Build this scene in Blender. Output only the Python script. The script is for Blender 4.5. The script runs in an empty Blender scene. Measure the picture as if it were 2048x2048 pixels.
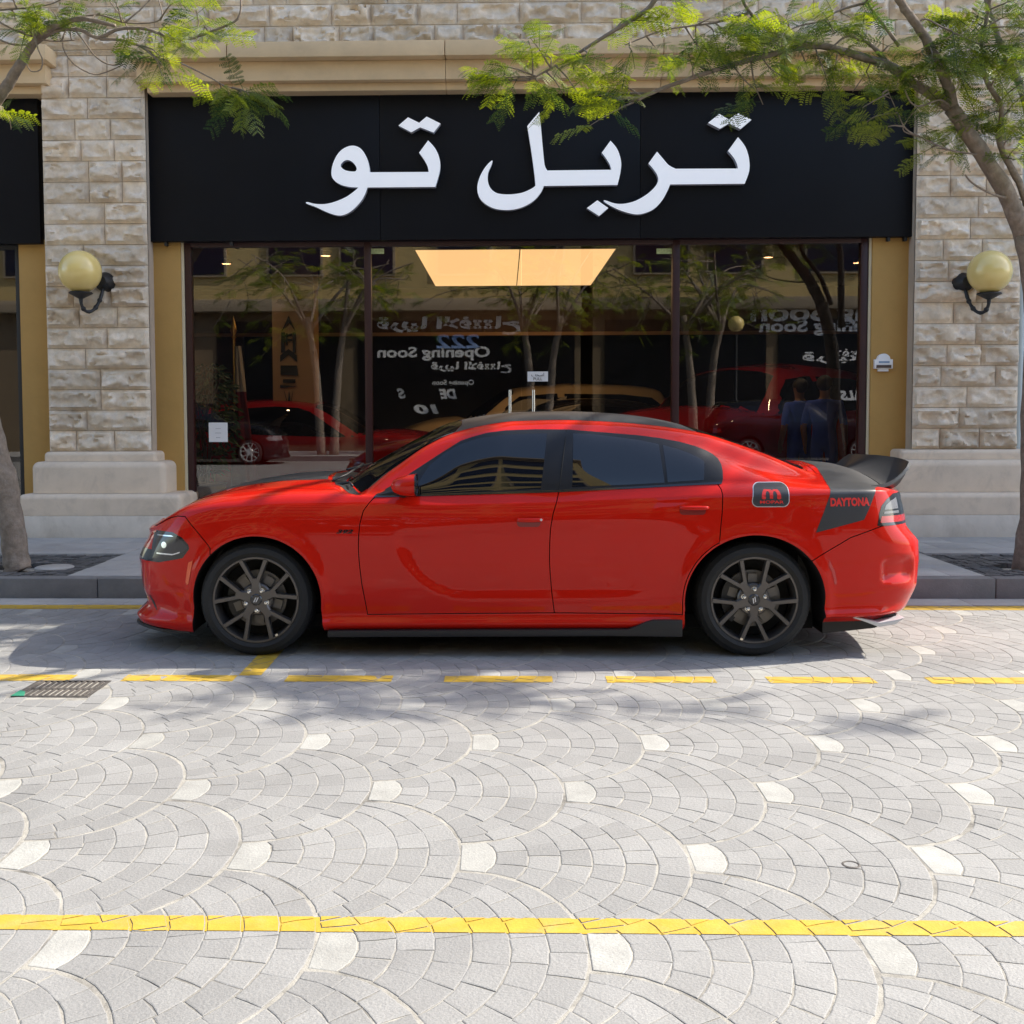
import bpy, bmesh, math, random
import numpy as np
from mathutils import Vector, Matrix, noise
from mathutils.bvhtree import BVHTree
from mathutils.geometry import tessellate_polygon

# ------------------------------------------------------------------ camera
C = bpy.context.scene.collection
scene = bpy.context.scene
F, CAMH, PSI, TH, ROLL, CX, CY = 2250., 1.52, .0225, math.radians(3.2), -.0033, 960., 944.   # in 2048 px units
cam = bpy.data.cameras.new('camera')
cam_o = bpy.data.objects.new('camera', cam); C.objects.link(cam_o)
cam.sensor_width = 36; cam.lens = 36*F/2048
cam.shift_x = (1024-CX)/2048; cam.shift_y = -(1024-CY)/2048
cam.clip_start = .05; cam.clip_end = 3000
CAMR = Matrix.Rotation(PSI,3,'Z') @ Matrix.Rotation(math.pi/2-TH,3,'X') @ Matrix.Rotation(ROLL,3,'Z')
cam_o.matrix_world = Matrix.Translation((0,0,CAMH)) @ CAMR.to_4x4()
scene.camera = cam_o

def ray(px,py): return CAMR @ Vector(((px-CX)/F, -(py-CY)/F, -1.))
def atY(px,py,Y):                                   # photo pixel -> point on the vertical plane y = Y
    d = ray(px,py); return Vector((0,0,CAMH)) + d*(Y/d.y)
def atZ(px,py,Z=0.):
    d = ray(px,py); return Vector((0,0,CAMH)) + d*((Z-CAMH)/d.z)

# ------------------------------------------------------------------ sky, sun, exposure
SUN = Vector((1.06,.36,1.0)).normalized()
SUN_EL = math.asin(SUN.z); SUN_AZ = math.atan2(SUN.x,SUN.y)
world = bpy.data.worlds.new('World'); scene.world = world; world.use_nodes = True
nt = world.node_tree; nt.nodes.clear()
sky = nt.nodes.new('ShaderNodeTexSky'); sky.sky_type = 'NISHITA'; sky.sun_disc = False
sky.sun_elevation = SUN_EL; sky.sun_rotation = SUN_AZ; sky.air_density = 1.0; sky.dust_density = 1.6; sky.ozone_density = 1.0
bg = nt.nodes.new('ShaderNodeBackground'); bg.inputs[1].default_value = .142
out = nt.nodes.new('ShaderNodeOutputWorld')
nt.links.new(sky.outputs[0], bg.inputs[0]); nt.links.new(bg.outputs[0], out.inputs[0])
sl = bpy.data.lights.new('sun','SUN'); sl.energy = 3.2; sl.angle = math.radians(.53); sl.color = (1,.935,.83)
so = bpy.data.objects.new('sun', sl); C.objects.link(so)
so.rotation_euler = SUN.to_track_quat('Z','Y').to_euler(); so.location = (20,8,30)
scene.view_settings.view_transform = 'Standard'; scene.view_settings.look = 'None'
scene.view_settings.exposure = 1.5; scene.view_settings.gamma = 1
scene.render.engine = 'CYCLES'
scene.cycles.use_denoising = True
scene.cycles.max_bounces = 8; scene.cycles.transparent_max_bounces = 16; scene.cycles.glossy_bounces = 5
scene.cycles.caustics_reflective = False; scene.cycles.caustics_refractive = False
scene.cycles.sample_clamp_indirect = 6

# ------------------------------------------------------------------ helpers
rnd = random.Random(7)
def tag(o, label=None, cat=None, group=None, kind=None):
    if label: o['label'] = label
    if cat: o['category'] = cat
    if group: o['group'] = group
    if kind: o['kind'] = kind
    return o
def wloc(o):
    p = Vector((0,0,0))
    while o: p += o.location; o = o.parent
    return p
def empty(name, loc, label=None, cat=None, group=None):
    o = bpy.data.objects.new(name, None); C.objects.link(o); o.location = loc; o.empty_display_size = .2
    return tag(o, label, cat, group)
def link(name, me, parent=None, local=False):
    """link a mesh whose verts are in world coordinates (or already local)"""
    o = bpy.data.objects.new(name, me); C.objects.link(o)
    if parent:
        o.parent = parent
        if not local:
            w = wloc(parent); me.transform(Matrix.Translation(-w))
    elif not local and len(me.vertices):
        co = np.empty(len(me.vertices)*3); me.vertices.foreach_get('co', co); co = co.reshape(-1,3)
        lo, hi = co.min(0), co.max(0); p = Vector(((lo[0]+hi[0])/2,(lo[1]+hi[1])/2,lo[2]))
        me.transform(Matrix.Translation(-p)); o.location = p
    return o
def copy_tree(o, parent=None):
    c = o.copy(); C.objects.link(c); c.parent = parent
    for ch in [x for x in o.children]: copy_tree(ch, c)
    return c

class MB:
    def __init__(s): s.v = []; s.f = []; s.m = []; s.cm = 0
    def add(s, vs, fs):
        n = len(s.v); s.v += [tuple(v) for v in vs]; s.f += [[i+n for i in f] for f in fs]; s.m += [s.cm]*len(fs); return s
    def box(s, x0,y0,z0,x1,y1,z1):
        return s.add([(x0,y0,z0),(x1,y0,z0),(x1,y1,z0),(x0,y1,z0),(x0,y0,z1),(x1,y0,z1),(x1,y1,z1),(x0,y1,z1)],
            [(0,3,2,1),(4,5,6,7),(0,1,5,4),(1,2,6,5),(2,3,7,6),(3,0,4,7)])
    def tube(s, pts, rs, n=8, cap=True):
        pts = [Vector(p) for p in pts]
        if not hasattr(rs,'__len__'): rs = [rs]*len(pts)
        vs = []; u = None
        for i,p in enumerate(pts):
            d = (pts[min(i+1,len(pts)-1)]-pts[max(i-1,0)]).normalized()
            if u is None: u = d.orthogonal().normalized()
            else:
                u = (u - d*u.dot(d))
                u = u.normalized() if u.length>1e-6 else d.orthogonal().normalized()
            w = d.cross(u)
            for j in range(n):
                a = 2*math.pi*j/n; vs.append(p+(u*math.cos(a)+w*math.sin(a))*rs[i])
        fs = []
        for i in range(len(pts)-1):
            for j in range(n):
                k = (j+1)%n; fs.append((i*n+j,i*n+k,(i+1)*n+k,(i+1)*n+j))
        if cap: fs += [tuple(range(n-1,-1,-1)), tuple(range((len(pts)-1)*n,len(pts)*n))]
        return s.add(vs,fs)
    def lathe(s, prof, c, axis='z', n=32, a0=0, a1=2*math.pi):
        """prof: list of (r, h) ; axis direction z or y (y: h along -y)"""
        full = abs(a1-a0-2*math.pi)<1e-6; m = n if full else n+1
        vs = []
        for r,h in prof:
            for j in range(m):
                a = a0+(a1-a0)*j/n
                if axis=='z': vs.append((c[0]+r*math.cos(a), c[1]+r*math.sin(a), c[2]+h))
                else: vs.append((c[0]+r*math.cos(a), c[1]-h, c[2]+r*math.sin(a)))
        fs = []
        for i in range(len(prof)-1):
            for j in range(n):
                k = (j+1)%m; fs.append((i*m+j,i*m+k,(i+1)*m+k,(i+1)*m+j))
        return s.add(vs,fs)
    def prism(s, poly, h0, h1, axis='y', holes=()):
        """extrude polygon; axis y: poly=(x,z); z: (x,y); x: (y,z)"""
        def P(p,h): return {'y':(p[0],h,p[1]),'z':(p[0],p[1],h),'x':(h,p[0],p[1])}[axis]
        loops = [list(poly)]+[list(h) for h in holes]
        tris = tessellate_polygon([[Vector((p[0],p[1],0)) for p in l] for l in loops])
        flat = [p for l in loops for p in l]; n = len(flat)
        vs = [P(p,h0) for p in flat]+[P(p,h1) for p in flat]
        fs = [tuple(t) for t in tris]+[tuple(i+n for i in reversed(t)) for t in tris]
        o = 0
        for l in loops:
            m = len(l)
            for i in range(m):
                j = (i+1)%m; fs.append((o+i,o+j,o+j+n,o+i+n))
            o += m
        b = bmesh.new(); bv = [b.verts.new(v) for v in vs]
        for f in fs:
            try: b.faces.new([bv[i] for i in f])
            except ValueError: pass
        bmesh.ops.recalc_face_normals(b, faces=b.faces); b.verts.index_update()
        s.add([v.co for v in b.verts],[[v.index for v in f.verts] for f in b.faces]); b.free(); return s
    def sphere(s, c, r, nu=24, nv=14, sx=1,sy=1,sz=1):
        vs = [(c[0],c[1],c[2]+r*sz)]
        for i in range(1,nv):
            t = math.pi*i/nv
            for j in range(nu):
                a = 2*math.pi*j/nu; vs.append((c[0]+r*sx*math.sin(t)*math.cos(a),c[1]+r*sy*math.sin(t)*math.sin(a),c[2]+r*sz*math.cos(t)))
        vs.append((c[0],c[1],c[2]-r*sz)); fs = []
        for j in range(nu):
            k=(j+1)%nu; fs.append((0,1+j,1+k)); b=1+(nv-2)*nu; fs.append((len(vs)-1,b+k,b+j))
            for i in range(nv-2): a=1+i*nu; fs.append((a+j,a+nu+j,a+nu+k,a+k))
        return s.add(vs,fs)
    def mesh(s, name, mats, smooth=False, bevel=0, angle=None):
        me = bpy.data.meshes.new(name); me.from_pydata(s.v,[],s.f)
        mats = mats if isinstance(mats,(list,tuple)) else [mats]
        for m in mats: me.materials.append(m)
        if len(mats)>1: me.polygons.foreach_set('material_index', s.m)
        if bevel:
            b = bmesh.new(); b.from_mesh(me)
            bmesh.ops.remove_doubles(b, verts=b.verts, dist=1e-5)
            es = [e for e in b.edges if len(e.link_faces)==2 and e.calc_face_angle(0)>.6]
            bmesh.ops.bevel(b, geom=es, offset=bevel, segments=2, affect='EDGES', profile=.6, clamp_overlap=True)
            b.to_mesh(me); b.free(); smooth = True; angle = angle or .7
        if smooth or angle:
            me.polygons.foreach_set('use_smooth',[True]*len(me.polygons))
            if angle: me.set_sharp_from_angle(angle=angle)
        me.update(); return me
    def build(s, name, mats, parent=None, smooth=False, bevel=0, angle=None, local=False):
        return link(name, s.mesh(name,mats,smooth,bevel,angle), parent, local)

def text_geo(txt, size, bold=0., shear=0., align='CENTER', sx=1.):
    """verts (x,y) and faces of a flat text, centred on the baseline"""
    cu = bpy.data.curves.new('t','FONT'); cu.body = txt; cu.size = size; cu.align_x = align; cu.offset = bold; cu.shear = shear
    cu.resolution_u = 3
    o = bpy.data.objects.new('t',cu); C.objects.link(o)
    dg = bpy.context.evaluated_depsgraph_get(); me = bpy.data.meshes.new_from_object(o.evaluated_get(dg))
    vs = [(v.co.x*sx,v.co.y) for v in me.vertices]; fs = [list(p.vertices) for p in me.polygons]
    bpy.data.objects.remove(o); bpy.data.curves.remove(cu); bpy.data.meshes.remove(me)
    return vs, fs
def text_on(mb, txt, x, y, z, size, facing=-1, **k):
    """flat text on a vertical plane, readable from -y (facing -1) or from +y (facing 1)"""
    vs,fs = text_geo(txt,size,**k)
    mb.add([(x-facing*v[0], y, z+v[1]) for v in vs], fs)
def crom(pts, n=6, closed=True):
    """Catmull-Rom through points; a point with a third item is a sharp corner"""
    N = len(pts); out = []
    for i in range(N if closed else N-1):
        p1, p2 = pts[i], pts[(i+1)%N]
        p0 = p1 if len(p1)>2 or (not closed and i==0) else pts[i-1]
        p3 = p2 if len(p2)>2 or (not closed and i==N-2) else pts[(i+2)%N]
        if len(p1)>2 and len(p2)>2: out.append((p1[0],p1[1])); continue
        for j in range(n):
            t = j/n
            out.append(tuple(.5*(2*p1[d]+(p2[d]-p0[d])*t+(2*p0[d]-5*p1[d]+4*p2[d]-p3[d])*t*t+(3*p1[d]-p0[d]-3*p2[d]+p3[d])*t**3) for d in (0,1)))
    if not closed: out.append(tuple(pts[-1][:2]))
    return out

# ------------------------------------------------------------------ materials
def new_mat(name):
    m = bpy.data.materials.new(name); m.use_nodes = True; t = m.node_tree
    return m, t, t.nodes['Principled BSDF']
def N(t, kind, **k):
    n = t.nodes.new(kind)
    for a,b in k.items():
        if a[0]=='_': n.inputs[a[1:].replace('_',' ')].default_value = b
        else: setattr(n,a,b)
    return n
def mat(name, col, rough=.6, metal=0, coat=0, spec=.5, var=0, vscale=3., bump=0, bscale=60., island=0, emit=None, estr=0, rvar=0, stain=None, sscale=1.2, samt=.5, speck=0):
    m,t,b = new_mat(name); L = t.links.new
    b.inputs['Base Color'].default_value = (*col,1); b.inputs['Roughness'].default_value = rough
    b.inputs['Metallic'].default_value = metal; b.inputs['Coat Weight'].default_value = coat; b.inputs['Coat Roughness'].default_value = .03
    b.inputs['Specular IOR Level'].default_value = spec
    tc = N(t,'ShaderNodeTexCoord'); src = None
    if var or island or stain:
        fac = None
        if var:
            nz = N(t,'ShaderNodeTexNoise', _Scale=vscale, _Detail=6., _Roughness=.65); L(tc.outputs['Object'],nz.inputs['Vector'])
            mr = N(t,'ShaderNodeMapRange'); mr.inputs[1].default_value=.3; mr.inputs[2].default_value=.7; mr.inputs[3].default_value=1-var; mr.inputs[4].default_value=1+var
            L(nz.outputs['Fac'],mr.inputs[0]); fac = mr.outputs[0]
        if island:
            ge = N(t,'ShaderNodeNewGeometry'); m2 = N(t,'ShaderNodeMapRange'); m2.inputs[3].default_value=1-island; m2.inputs[4].default_value=1+island
            L(ge.outputs['Random Per Island'],m2.inputs[0])
            if fac:
                mm = N(t,'ShaderNodeMath',operation='MULTIPLY'); L(fac,mm.inputs[0]); L(m2.outputs[0],mm.inputs[1]); fac = mm.outputs[0]
            else: fac = m2.outputs[0]
        if speck:
            ns = N(t,'ShaderNodeTexNoise', _Scale=170., _Detail=3., _Roughness=.8); L(tc.outputs['Object'],ns.inputs['Vector'])
            ms = N(t,'ShaderNodeMapRange'); ms.inputs[1].default_value=.35; ms.inputs[2].default_value=.65; ms.inputs[3].default_value=1-speck; ms.inputs[4].default_value=1+speck; L(ns.outputs['Fac'],ms.inputs[0])
            mm = N(t,'ShaderNodeMath',operation='MULTIPLY'); L(fac,mm.inputs[0]); L(ms.outputs[0],mm.inputs[1]); fac = mm.outputs[0]
        src_col = None
        if stain:
            n2 = N(t,'ShaderNodeTexNoise', _Scale=sscale, _Detail=8., _Roughness=.7, _Distortion=.6); L(tc.outputs['Object'],n2.inputs['Vector'])
            m3 = N(t,'ShaderNodeMapRange'); m3.inputs[1].default_value=.48; m3.inputs[2].default_value=.72; m3.inputs[4].default_value=samt
            L(n2.outputs['Fac'],m3.inputs[0])
            mx = N(t,'ShaderNodeMix',data_type='RGBA'); mx.inputs[6].default_value=(*col,1); mx.inputs[7].default_value=(*stain,1)
            L(m3.outputs[0],mx.inputs[0]); src_col = mx.outputs[2]
        if fac:
            vm = N(t,'ShaderNodeVectorMath',operation='SCALE'); vm.inputs[0].default_value = col
            if src_col: L(src_col,vm.inputs[0])
            L(fac,vm.inputs['Scale']); src_col = vm.outputs[0]
        L(src_col,b.inputs['Base Color'])
    if rvar:
        n4 = N(t,'ShaderNodeTexNoise', _Scale=vscale*2, _Detail=4.); L(tc.outputs['Object'],n4.inputs['Vector'])
        m4 = N(t,'ShaderNodeMapRange'); m4.inputs[3].default_value=rough-rvar; m4.inputs[4].default_value=rough+rvar
        L(n4.outputs['Fac'],m4.inputs[0]); L(m4.outputs[0],b.inputs['Roughness'])
    if bump:
        n3 = N(t,'ShaderNodeTexNoise', _Scale=bscale, _Detail=5., _Roughness=.6); L(tc.outputs['Object'],n3.inputs['Vector'])
        bp = N(t,'ShaderNodeBump', _Strength=bump, _Distance=.01); L(n3.outputs['Fac'],bp.inputs['Height']); L(bp.outputs[0],b.inputs['Normal'])
    if emit:
        b.inputs['Emission Color'].default_value = (*emit,1); b.inputs['Emission Strength'].default_value = estr
    return m
def glass_mat(name, tint, ior=1.5, rough=0.):
    """thin pane: clear sheet that reflects by Fresnel"""
    m,t,b = new_mat(name); t.nodes.remove(b); L = t.links.new
    tr = N(t,'ShaderNodeBsdfTransparent'); tr.inputs[0].default_value = (*tint,1)
    gl = N(t,'ShaderNodeBsdfGlossy'); gl.inputs['Roughness'].default_value = rough
    fr = N(t,'ShaderNodeFresnel'); fr.inputs[0].default_value = ior
    mx = N(t,'ShaderNodeMixShader'); L(fr.outputs[0],mx.inputs[0]); L(tr.outputs[0],mx.inputs[1]); L(gl.outputs[0],mx.inputs[2])
    L(mx.outputs[0], t.nodes['Material Output'].inputs[0]); return m

M = {}
M['sett'] = mat('granite_sett',(.250,.245,.233),.75,speck=.14,var=.15,vscale=1.1,bump=.35,bscale=90,island=.09,stain=(.215,.208,.196),sscale=.8,samt=.75)
M['sett_white'] = mat('white_sett',(.335,.328,.30),.7,speck=.12,var=.15,vscale=8,bump=.3,bscale=90,island=.08)
M['mortar'] = mat('joint_sand',(.33,.31,.268),.95,var=.25,vscale=9,bump=.4,bscale=150,stain=(.06,.055,.05),sscale=4,samt=.9)
M['yellow'] = mat('road_paint',(.48,.31,.033),.6,var=.13,vscale=12,bump=.2,bscale=100,stain=(.45,.33,.12),sscale=7,samt=.6)
M['kerb'] = mat('kerb_stone',(.17,.165,.16),.8,var=.2,vscale=4,bump=.3,bscale=80)
M['paving'] = mat('pavement_slab',(.36,.345,.325),.75,var=.12,vscale=2.5,bump=.2,bscale=70,island=.05,stain=(.22,.21,.2),sscale=2,samt=.5)
M['pit'] = mat('dark_cobble',(.085,.082,.08),.85,var=.35,vscale=20,bump=.6,bscale=45,island=.3)
M['stone'] = mat('limestone',(.71,.595,.455),.85,var=.17,vscale=9,bump=.5,bscale=38,island=.13,stain=(.80,.74,.66),sscale=7,samt=.85)
M['joint'] = mat('stone_joint',(.50,.41,.32),.95,var=.1)
M['plinth'] = mat('dressed_stone',(.71,.585,.45),.7,var=.07,vscale=4,bump=.12,bscale=50,stain=(.36,.30,.24),sscale=2.2,samt=.55)
M['plinth_pale'] = mat('pale_stone',(.68,.61,.52),.7,var=.08,vscale=4,bump=.12,bscale=50,stain=(.36,.30,.23),sscale=1.8,samt=.55)
M['cornice'] = mat('cornice_stone',(.68,.505,.30),.75,var=.06,vscale=2.5,bump=.1,bscale=40,stain=(.46,.35,.22),sscale=1.2,samt=.5)
M['ochre'] = mat('ochre_render',(.49,.29,.085),.8,var=.06,vscale=2,bump=.15,bscale=60,stain=(.40,.25,.07),sscale=1.4,samt=.5)
M['cream'] = mat('cream_render',(.66,.58,.40),.8,var=.06,vscale=2,bump=.1,bscale=50)
M['sign'] = mat('black_sign_panel',(.006,.007,.010),.45,spec=.16,var=.1,vscale=1.2,rvar=.05)
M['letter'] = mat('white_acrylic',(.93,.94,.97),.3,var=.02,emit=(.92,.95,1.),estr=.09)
M['letter_side'] = mat('acrylic_return',(.45,.47,.55),.35)
M['frame'] = mat('maroon_frame',(.035,.008,.008),.4,var=.1)
M['lampiron'] = mat('cast_iron',(.012,.013,.015),.45,bump=.2,bscale=120)
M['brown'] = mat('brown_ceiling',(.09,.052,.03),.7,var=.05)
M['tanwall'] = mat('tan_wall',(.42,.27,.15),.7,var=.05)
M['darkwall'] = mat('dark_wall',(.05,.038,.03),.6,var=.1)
M['shopfloor'] = mat('polished_floor',(.16,.11,.08),.15,var=.05)
M['lightbox'] = mat('ceiling_lightbox',(.8,.7,.5),.5,emit=(1.,.60,.26),estr=.5)
M['paper'] = mat('white_paper',(.78,.76,.74),.7)
M['ink'] = mat('black_ink',(.02,.02,.02),.6)
M['steel'] = mat('brushed_steel',(.62,.62,.62),.25,metal=1)
M['gold'] = mat('gold_finish',(.75,.5,.15),.3,metal=1)
M['maroon'] = mat('maroon_cloth',(.22,.015,.03),.8,var=.1)
M['whitecloth'] = mat('white_cloth',(.7,.66,.62),.8)
M['bark'] = mat('tree_bark',(.22,.175,.135),.9,var=.3,vscale=14,bump=.9,bscale=30,stain=(.32,.28,.24),sscale=9,samt=.7)
M['twig'] = mat('twig_bark',(.15,.105,.075),.9,var=.2,vscale=14)
M['potted'] = mat('potted_leaf',(.03,.085,.02),.5,island=.3)
M['pot'] = mat('clay_pot',(.12,.07,.05),.7)
M['opp'] = mat('opposite_render',(.55,.41,.17),.8,var=.06,vscale=1.2)
M['opp3'] = mat('opposite_base',(.20,.145,.085),.8,var=.08,vscale=1.2)
M['opp2'] = mat('opposite_trim',(.34,.27,.18),.8,var=.05)
M['oppglass'] = mat('opposite_window',(.008,.012,.03),.08)
M['oppshop'] = mat('opposite_shopfront',(.006,.006,.008),.3)
M['vinyl'] = mat('white_vinyl',(.9,.9,.9),.6)
M['vinylblue'] = mat('blue_vinyl',(.35,.5,.85),.5)
M['pipe'] = mat('pale_blue_paint',(.52,.58,.58),.6,var=.04)
def leaf_mat(name, c1, c2):
    m,t,b = new_mat(name); L = t.links.new; t.nodes.remove(b)
    ge = N(t,'ShaderNodeNewGeometry'); rp = N(t,'ShaderNodeValToRGB')
    rp.color_ramp.elements[0].color=(*c1,1); rp.color_ramp.elements[1].color=(*c2,1)
    at = N(t,'ShaderNodeAttribute',attribute_name='frond'); L(at.outputs['Fac'],rp.inputs[0])
    d = N(t,'ShaderNodeBsdfPrincipled'); d.inputs['Roughness'].default_value=.45; L(rp.outputs[0],d.inputs['Base Color'])
    tl = N(t,'ShaderNodeBsdfTranslucent'); hs = N(t,'ShaderNodeHueSaturation'); hs.inputs['Value'].default_value=1.85; hs.inputs['Saturation'].default_value=1.1; hs.inputs['Hue'].default_value=.485
    L(rp.outputs[0],hs.inputs['Color']); L(hs.outputs[0],tl.inputs[0])
    mx = N(t,'ShaderNodeMixShader',_Fac=.42); L(d.outputs[0],mx.inputs[1]); L(tl.outputs[0],mx.inputs[2]); L(mx.outputs[0],t.nodes['Material Output'].inputs[0])
    return m
M['leaf'] = leaf_mat('feathery_leaf',(.02,.06,.016),(.25,.31,.03))

# ------------------------------------------------------------------ ground
def rect(name, x0,y0,x1,y1,z, m, kind='structure', sub=1):
    mb = MB()
    for i in range(sub):
        a,b = x0+(x1-x0)*i/sub, x0+(x1-x0)*(i+1)/sub
        mb.add([(a,y0,z),(b,y0,z),(b,y1,z),(a,y1,z)],[(0,1,2,3)])
    return tag(mb.build(name,m),kind=kind)
KERB_Y, GUT_Y, OPP_KERB, OPP_Y = 8.965, 8.66, -8.2, -12.5
g = MB(); g.add([(-400,-400,-.016),(400,-400,-.016),(400,400,-.016),(-400,400,-.016)],[(0,1,2,3)])
tag(g.build('ground',M['mortar']),kind='structure')

# fan-laid granite setts, each stone its own island of one paving sheet
FW, FP = .775, .66; FK = FP/(FW/2); TEAR = .165
def bl(a): return .5-.414*math.sqrt(max(0,1-(a/.511)**2)) if a<.5 else 9
def ringc(r):
    c = .5*max(0,(r-TEAR)/(1-TEAR))**1.4; sa = r-c
    return c, sa, sa*.414/.511
def ringp(r, ph):
    c,sa,sb = ringc(r); return (c+sa*math.cos(ph), sb*math.sin(ph))
def phimax(r):
    lo,hi = 0., math.pi*.97
    for _ in range(26):
        m = (lo+hi)/2; a,b = ringp(r,m)
        if a>=0 and b<=bl(a): lo = m
        else: hi = m
    return lo
edges = [TEAR+(1-TEAR)*i/6 for i in range(7)]
PM = {e:phimax(e) for e in edges+[(edges[i]+edges[i+1])/2 for i in range(6)]}
cells = []                                           # polygons in fan units
tear = [ringp(TEAR,PM[TEAR]*(1-2*i/10)) for i in range(11)]
tear = [(0.004,.082)]+tear+[(0.004,-.082)]
def arc_len(e):
    p = [ringp(e,PM[e]*(1-2*i/20)) for i in range(21)]
    return sum(math.hypot((p[i+1][0]-p[i][0])*FW,(p[i+1][1]-p[i][1])*FW*FK) for i in range(20))
for i in range(6):
    e0,e1 = edges[i],edges[i+1]; n = max(3,round((arc_len(e0)+arc_len(e1))/2/.128))
    cells.append((i,e0,e1,n))
def clip(poly, a, b, c):                             # keep a*x+b*y<=c
    o = []
    for i in range(len(poly)):
        p,q = poly[i],poly[(i+1)%len(poly)]; dp,dq = a*p[0]+b*p[1]-c, a*q[0]+b*q[1]-c
        if dp<=0: o.append(p)
        if dp*dq<0: t = dp/(dp-dq); o.append((p[0]+(q[0]-p[0])*t,p[1]+(q[1]-p[1])*t))
    return o
def clip_rect(poly, q):
    for i in range(len(q)):
        p0,p1 = q[i],q[(i+1)%len(q)]; nx,ny = p1[1]-p0[1], -(p1[0]-p0[0])
        poly = clip(poly,nx,ny,nx*p0[0]+ny*p0[1])
        if len(poly)<3: return []
    return poly
marks = {'near line':[(-8,3.187),(8,3.187),(8,3.283),(-8,3.283)],
         'kerb line':[(-8,8.50),(8,8.44),(8,8.61),(-8,8.67)],
         'bay divider':[(-1.530,6.34),(-1.400,6.34),(-1.425,8.50),(-1.555,8.50)]}
dashes = [(-3.35,-2.46),(-2.167,-1.535),(-1.241,-.64),(-.345,.263),(.565,1.173),(1.466,2.057),(2.357,2.96),(3.25,3.86),(-4.2,-3.65),(4.15,4.76)]
dashes = [d if i else (-3.07,-2.46) for i,d in enumerate(dashes)]
for i,(a,b) in enumerate(dashes): marks['dash %d'%i] = [(a,6.19-.004*a),(b,6.19-.004*b),(b,6.335-.004*b),(a,6.335-.004*a)]
road = MB(); mk = {k:MB() for k in marks}
DRAIN = (-2.63,5.845,-2.215,6.205)
def sett(poly, white=False):
    cx = sum(p[0] for p in poly)/len(poly); cy = sum(p[1] for p in poly)/len(poly)
    if cy>GUT_Y or DRAIN[0]<cx<DRAIN[2] and DRAIN[1]<cy<DRAIN[3]: return
    if any(p[1]>GUT_Y for p in poly): poly = clip(poly,0,1,GUT_Y-.004)
    if len(poly)<3: return
    z = rnd.uniform(-.0003,.0013); n = len(poly); road.cm = 1 if white else 0
    far = cy>5
    out = [(p[0],p[1]) for p in poly]
    ins = []
    for p in out:
        d = math.hypot(p[0]-cx,p[1]-cy); k = max(0,1-.004/max(d,.02)); ins.append((cx+(p[0]-cx)*k,cy+(p[1]-cy)*k))
    vs = [(x,y,-.012) for x,y in out]+[(x,y,z-.0010) for x,y in out]+[(x,y,z) for x,y in ins]
    fs = [tuple(range(2*n,3*n))]
    for i in range(n):
        j=(i+1)%n; fs += [(i,j,j+n,i+n),(i+n,j+n,j+2*n,i+2*n)]
    road.add(vs,fs)
    x0,x1,y0,y1 = min(p[0] for p in ins),max(p[0] for p in ins),min(p[1] for p in ins),max(p[1] for p in ins)
    for k,q in marks.items():
        if x1<min(p[0] for p in q) or x0>max(p[0] for p in q) or y1<min(p[1] for p in q) or y0>max(p[1] for p in q): continue
        c = clip_rect(ins,q)
        if len(c)>2:
            if rnd.random()<.05 and k!='near line':                     # a worn corner
                mx = max(p[0] for p in c); c = clip(c,1,.4,mx+.4*c[0][1]-rnd.uniform(.005,.02))
            if len(c)>2:
                c = [p for i,p in enumerate(c) if math.hypot(p[0]-c[i-1][0],p[1]-c[i-1][1])>1e-5]
                if len(c)>2: mk[k].add([(p[0],p[1],z+.002) for p in c],[tuple(range(len(c)))])
for k in range(-7,10):
    for i in range(-10,11):
        tx = -.545+FW*(i+.5*(k%2))+rnd.uniform(-.003,.003); ty = 3.085+FP*k+rnd.uniform(-.003,.003)
        if not (-6.6<tx<6.4): continue
        W2 = lambda a,b: (tx+a*FW, ty+b*FW*FK)
        def shr(poly, gap):
            n = len(poly); o = []; sg_ = 1 if sum(poly[i][0]*poly[(i+1)%n][1]-poly[(i+1)%n][0]*poly[i][1] for i in range(n))>0 else -1
            for i in range(n):
                a,p,b = poly[i-1],poly[i],poly[(i+1)%n]; nx = ny = 0
                for q,r in ((a,p),(p,b)):
                    dx,dy = r[0]-q[0],r[1]-q[1]; l = math.hypot(dx,dy) or 1; nx += -dy/l*sg_; ny += dx/l*sg_
                l = math.hypot(nx,ny) or 1
                o.append((p[0]+nx/l*gap*1.25+rnd.uniform(-.0022,.0022), p[1]+ny/l*gap*1.25+rnd.uniform(-.003,.003)))
            return o
        sett(shr([W2(*p) for p in tear][::-1],.003), True)
        for ri,e0,e1,n in cells:
            ts = [-1+2*j/n for j in range(n+1)]
            ts = [t+(rnd.uniform(-.22,.22)/n if 0<j<n else 0) for j,t in enumerate(ts)]
            for j in range(n):
                p = [W2(*ringp(e,PM[e]*t)) for e,t in ((e0,ts[j]),((e0+e1)/2,ts[j]),(e1,ts[j]),(e1,(ts[j]+ts[j+1])/2),(e1,ts[j+1]),((e0+e1)/2,ts[j+1]),(e0,ts[j+1]),(e0,(ts[j]+ts[j+1])/2))]
                sett(shr(p,rnd.choice((.0008,.0012,.0018,.0026))))
rect('road_joints',-6.9,-1.75,6.7,GUT_Y,-.0017,M['mortar'])
for k,q in marks.items(): mk[k].add([(max(-6.8,min(6.6,p[0])),p[1],.0004) for p in q],[(0,1,2,3)])
tag(road.build('road',[M['sett'],M['sett_white']]),kind='structure')
for k in marks: tag(mk[k].build('road_marking',M['yellow']),kind='structure')
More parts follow.
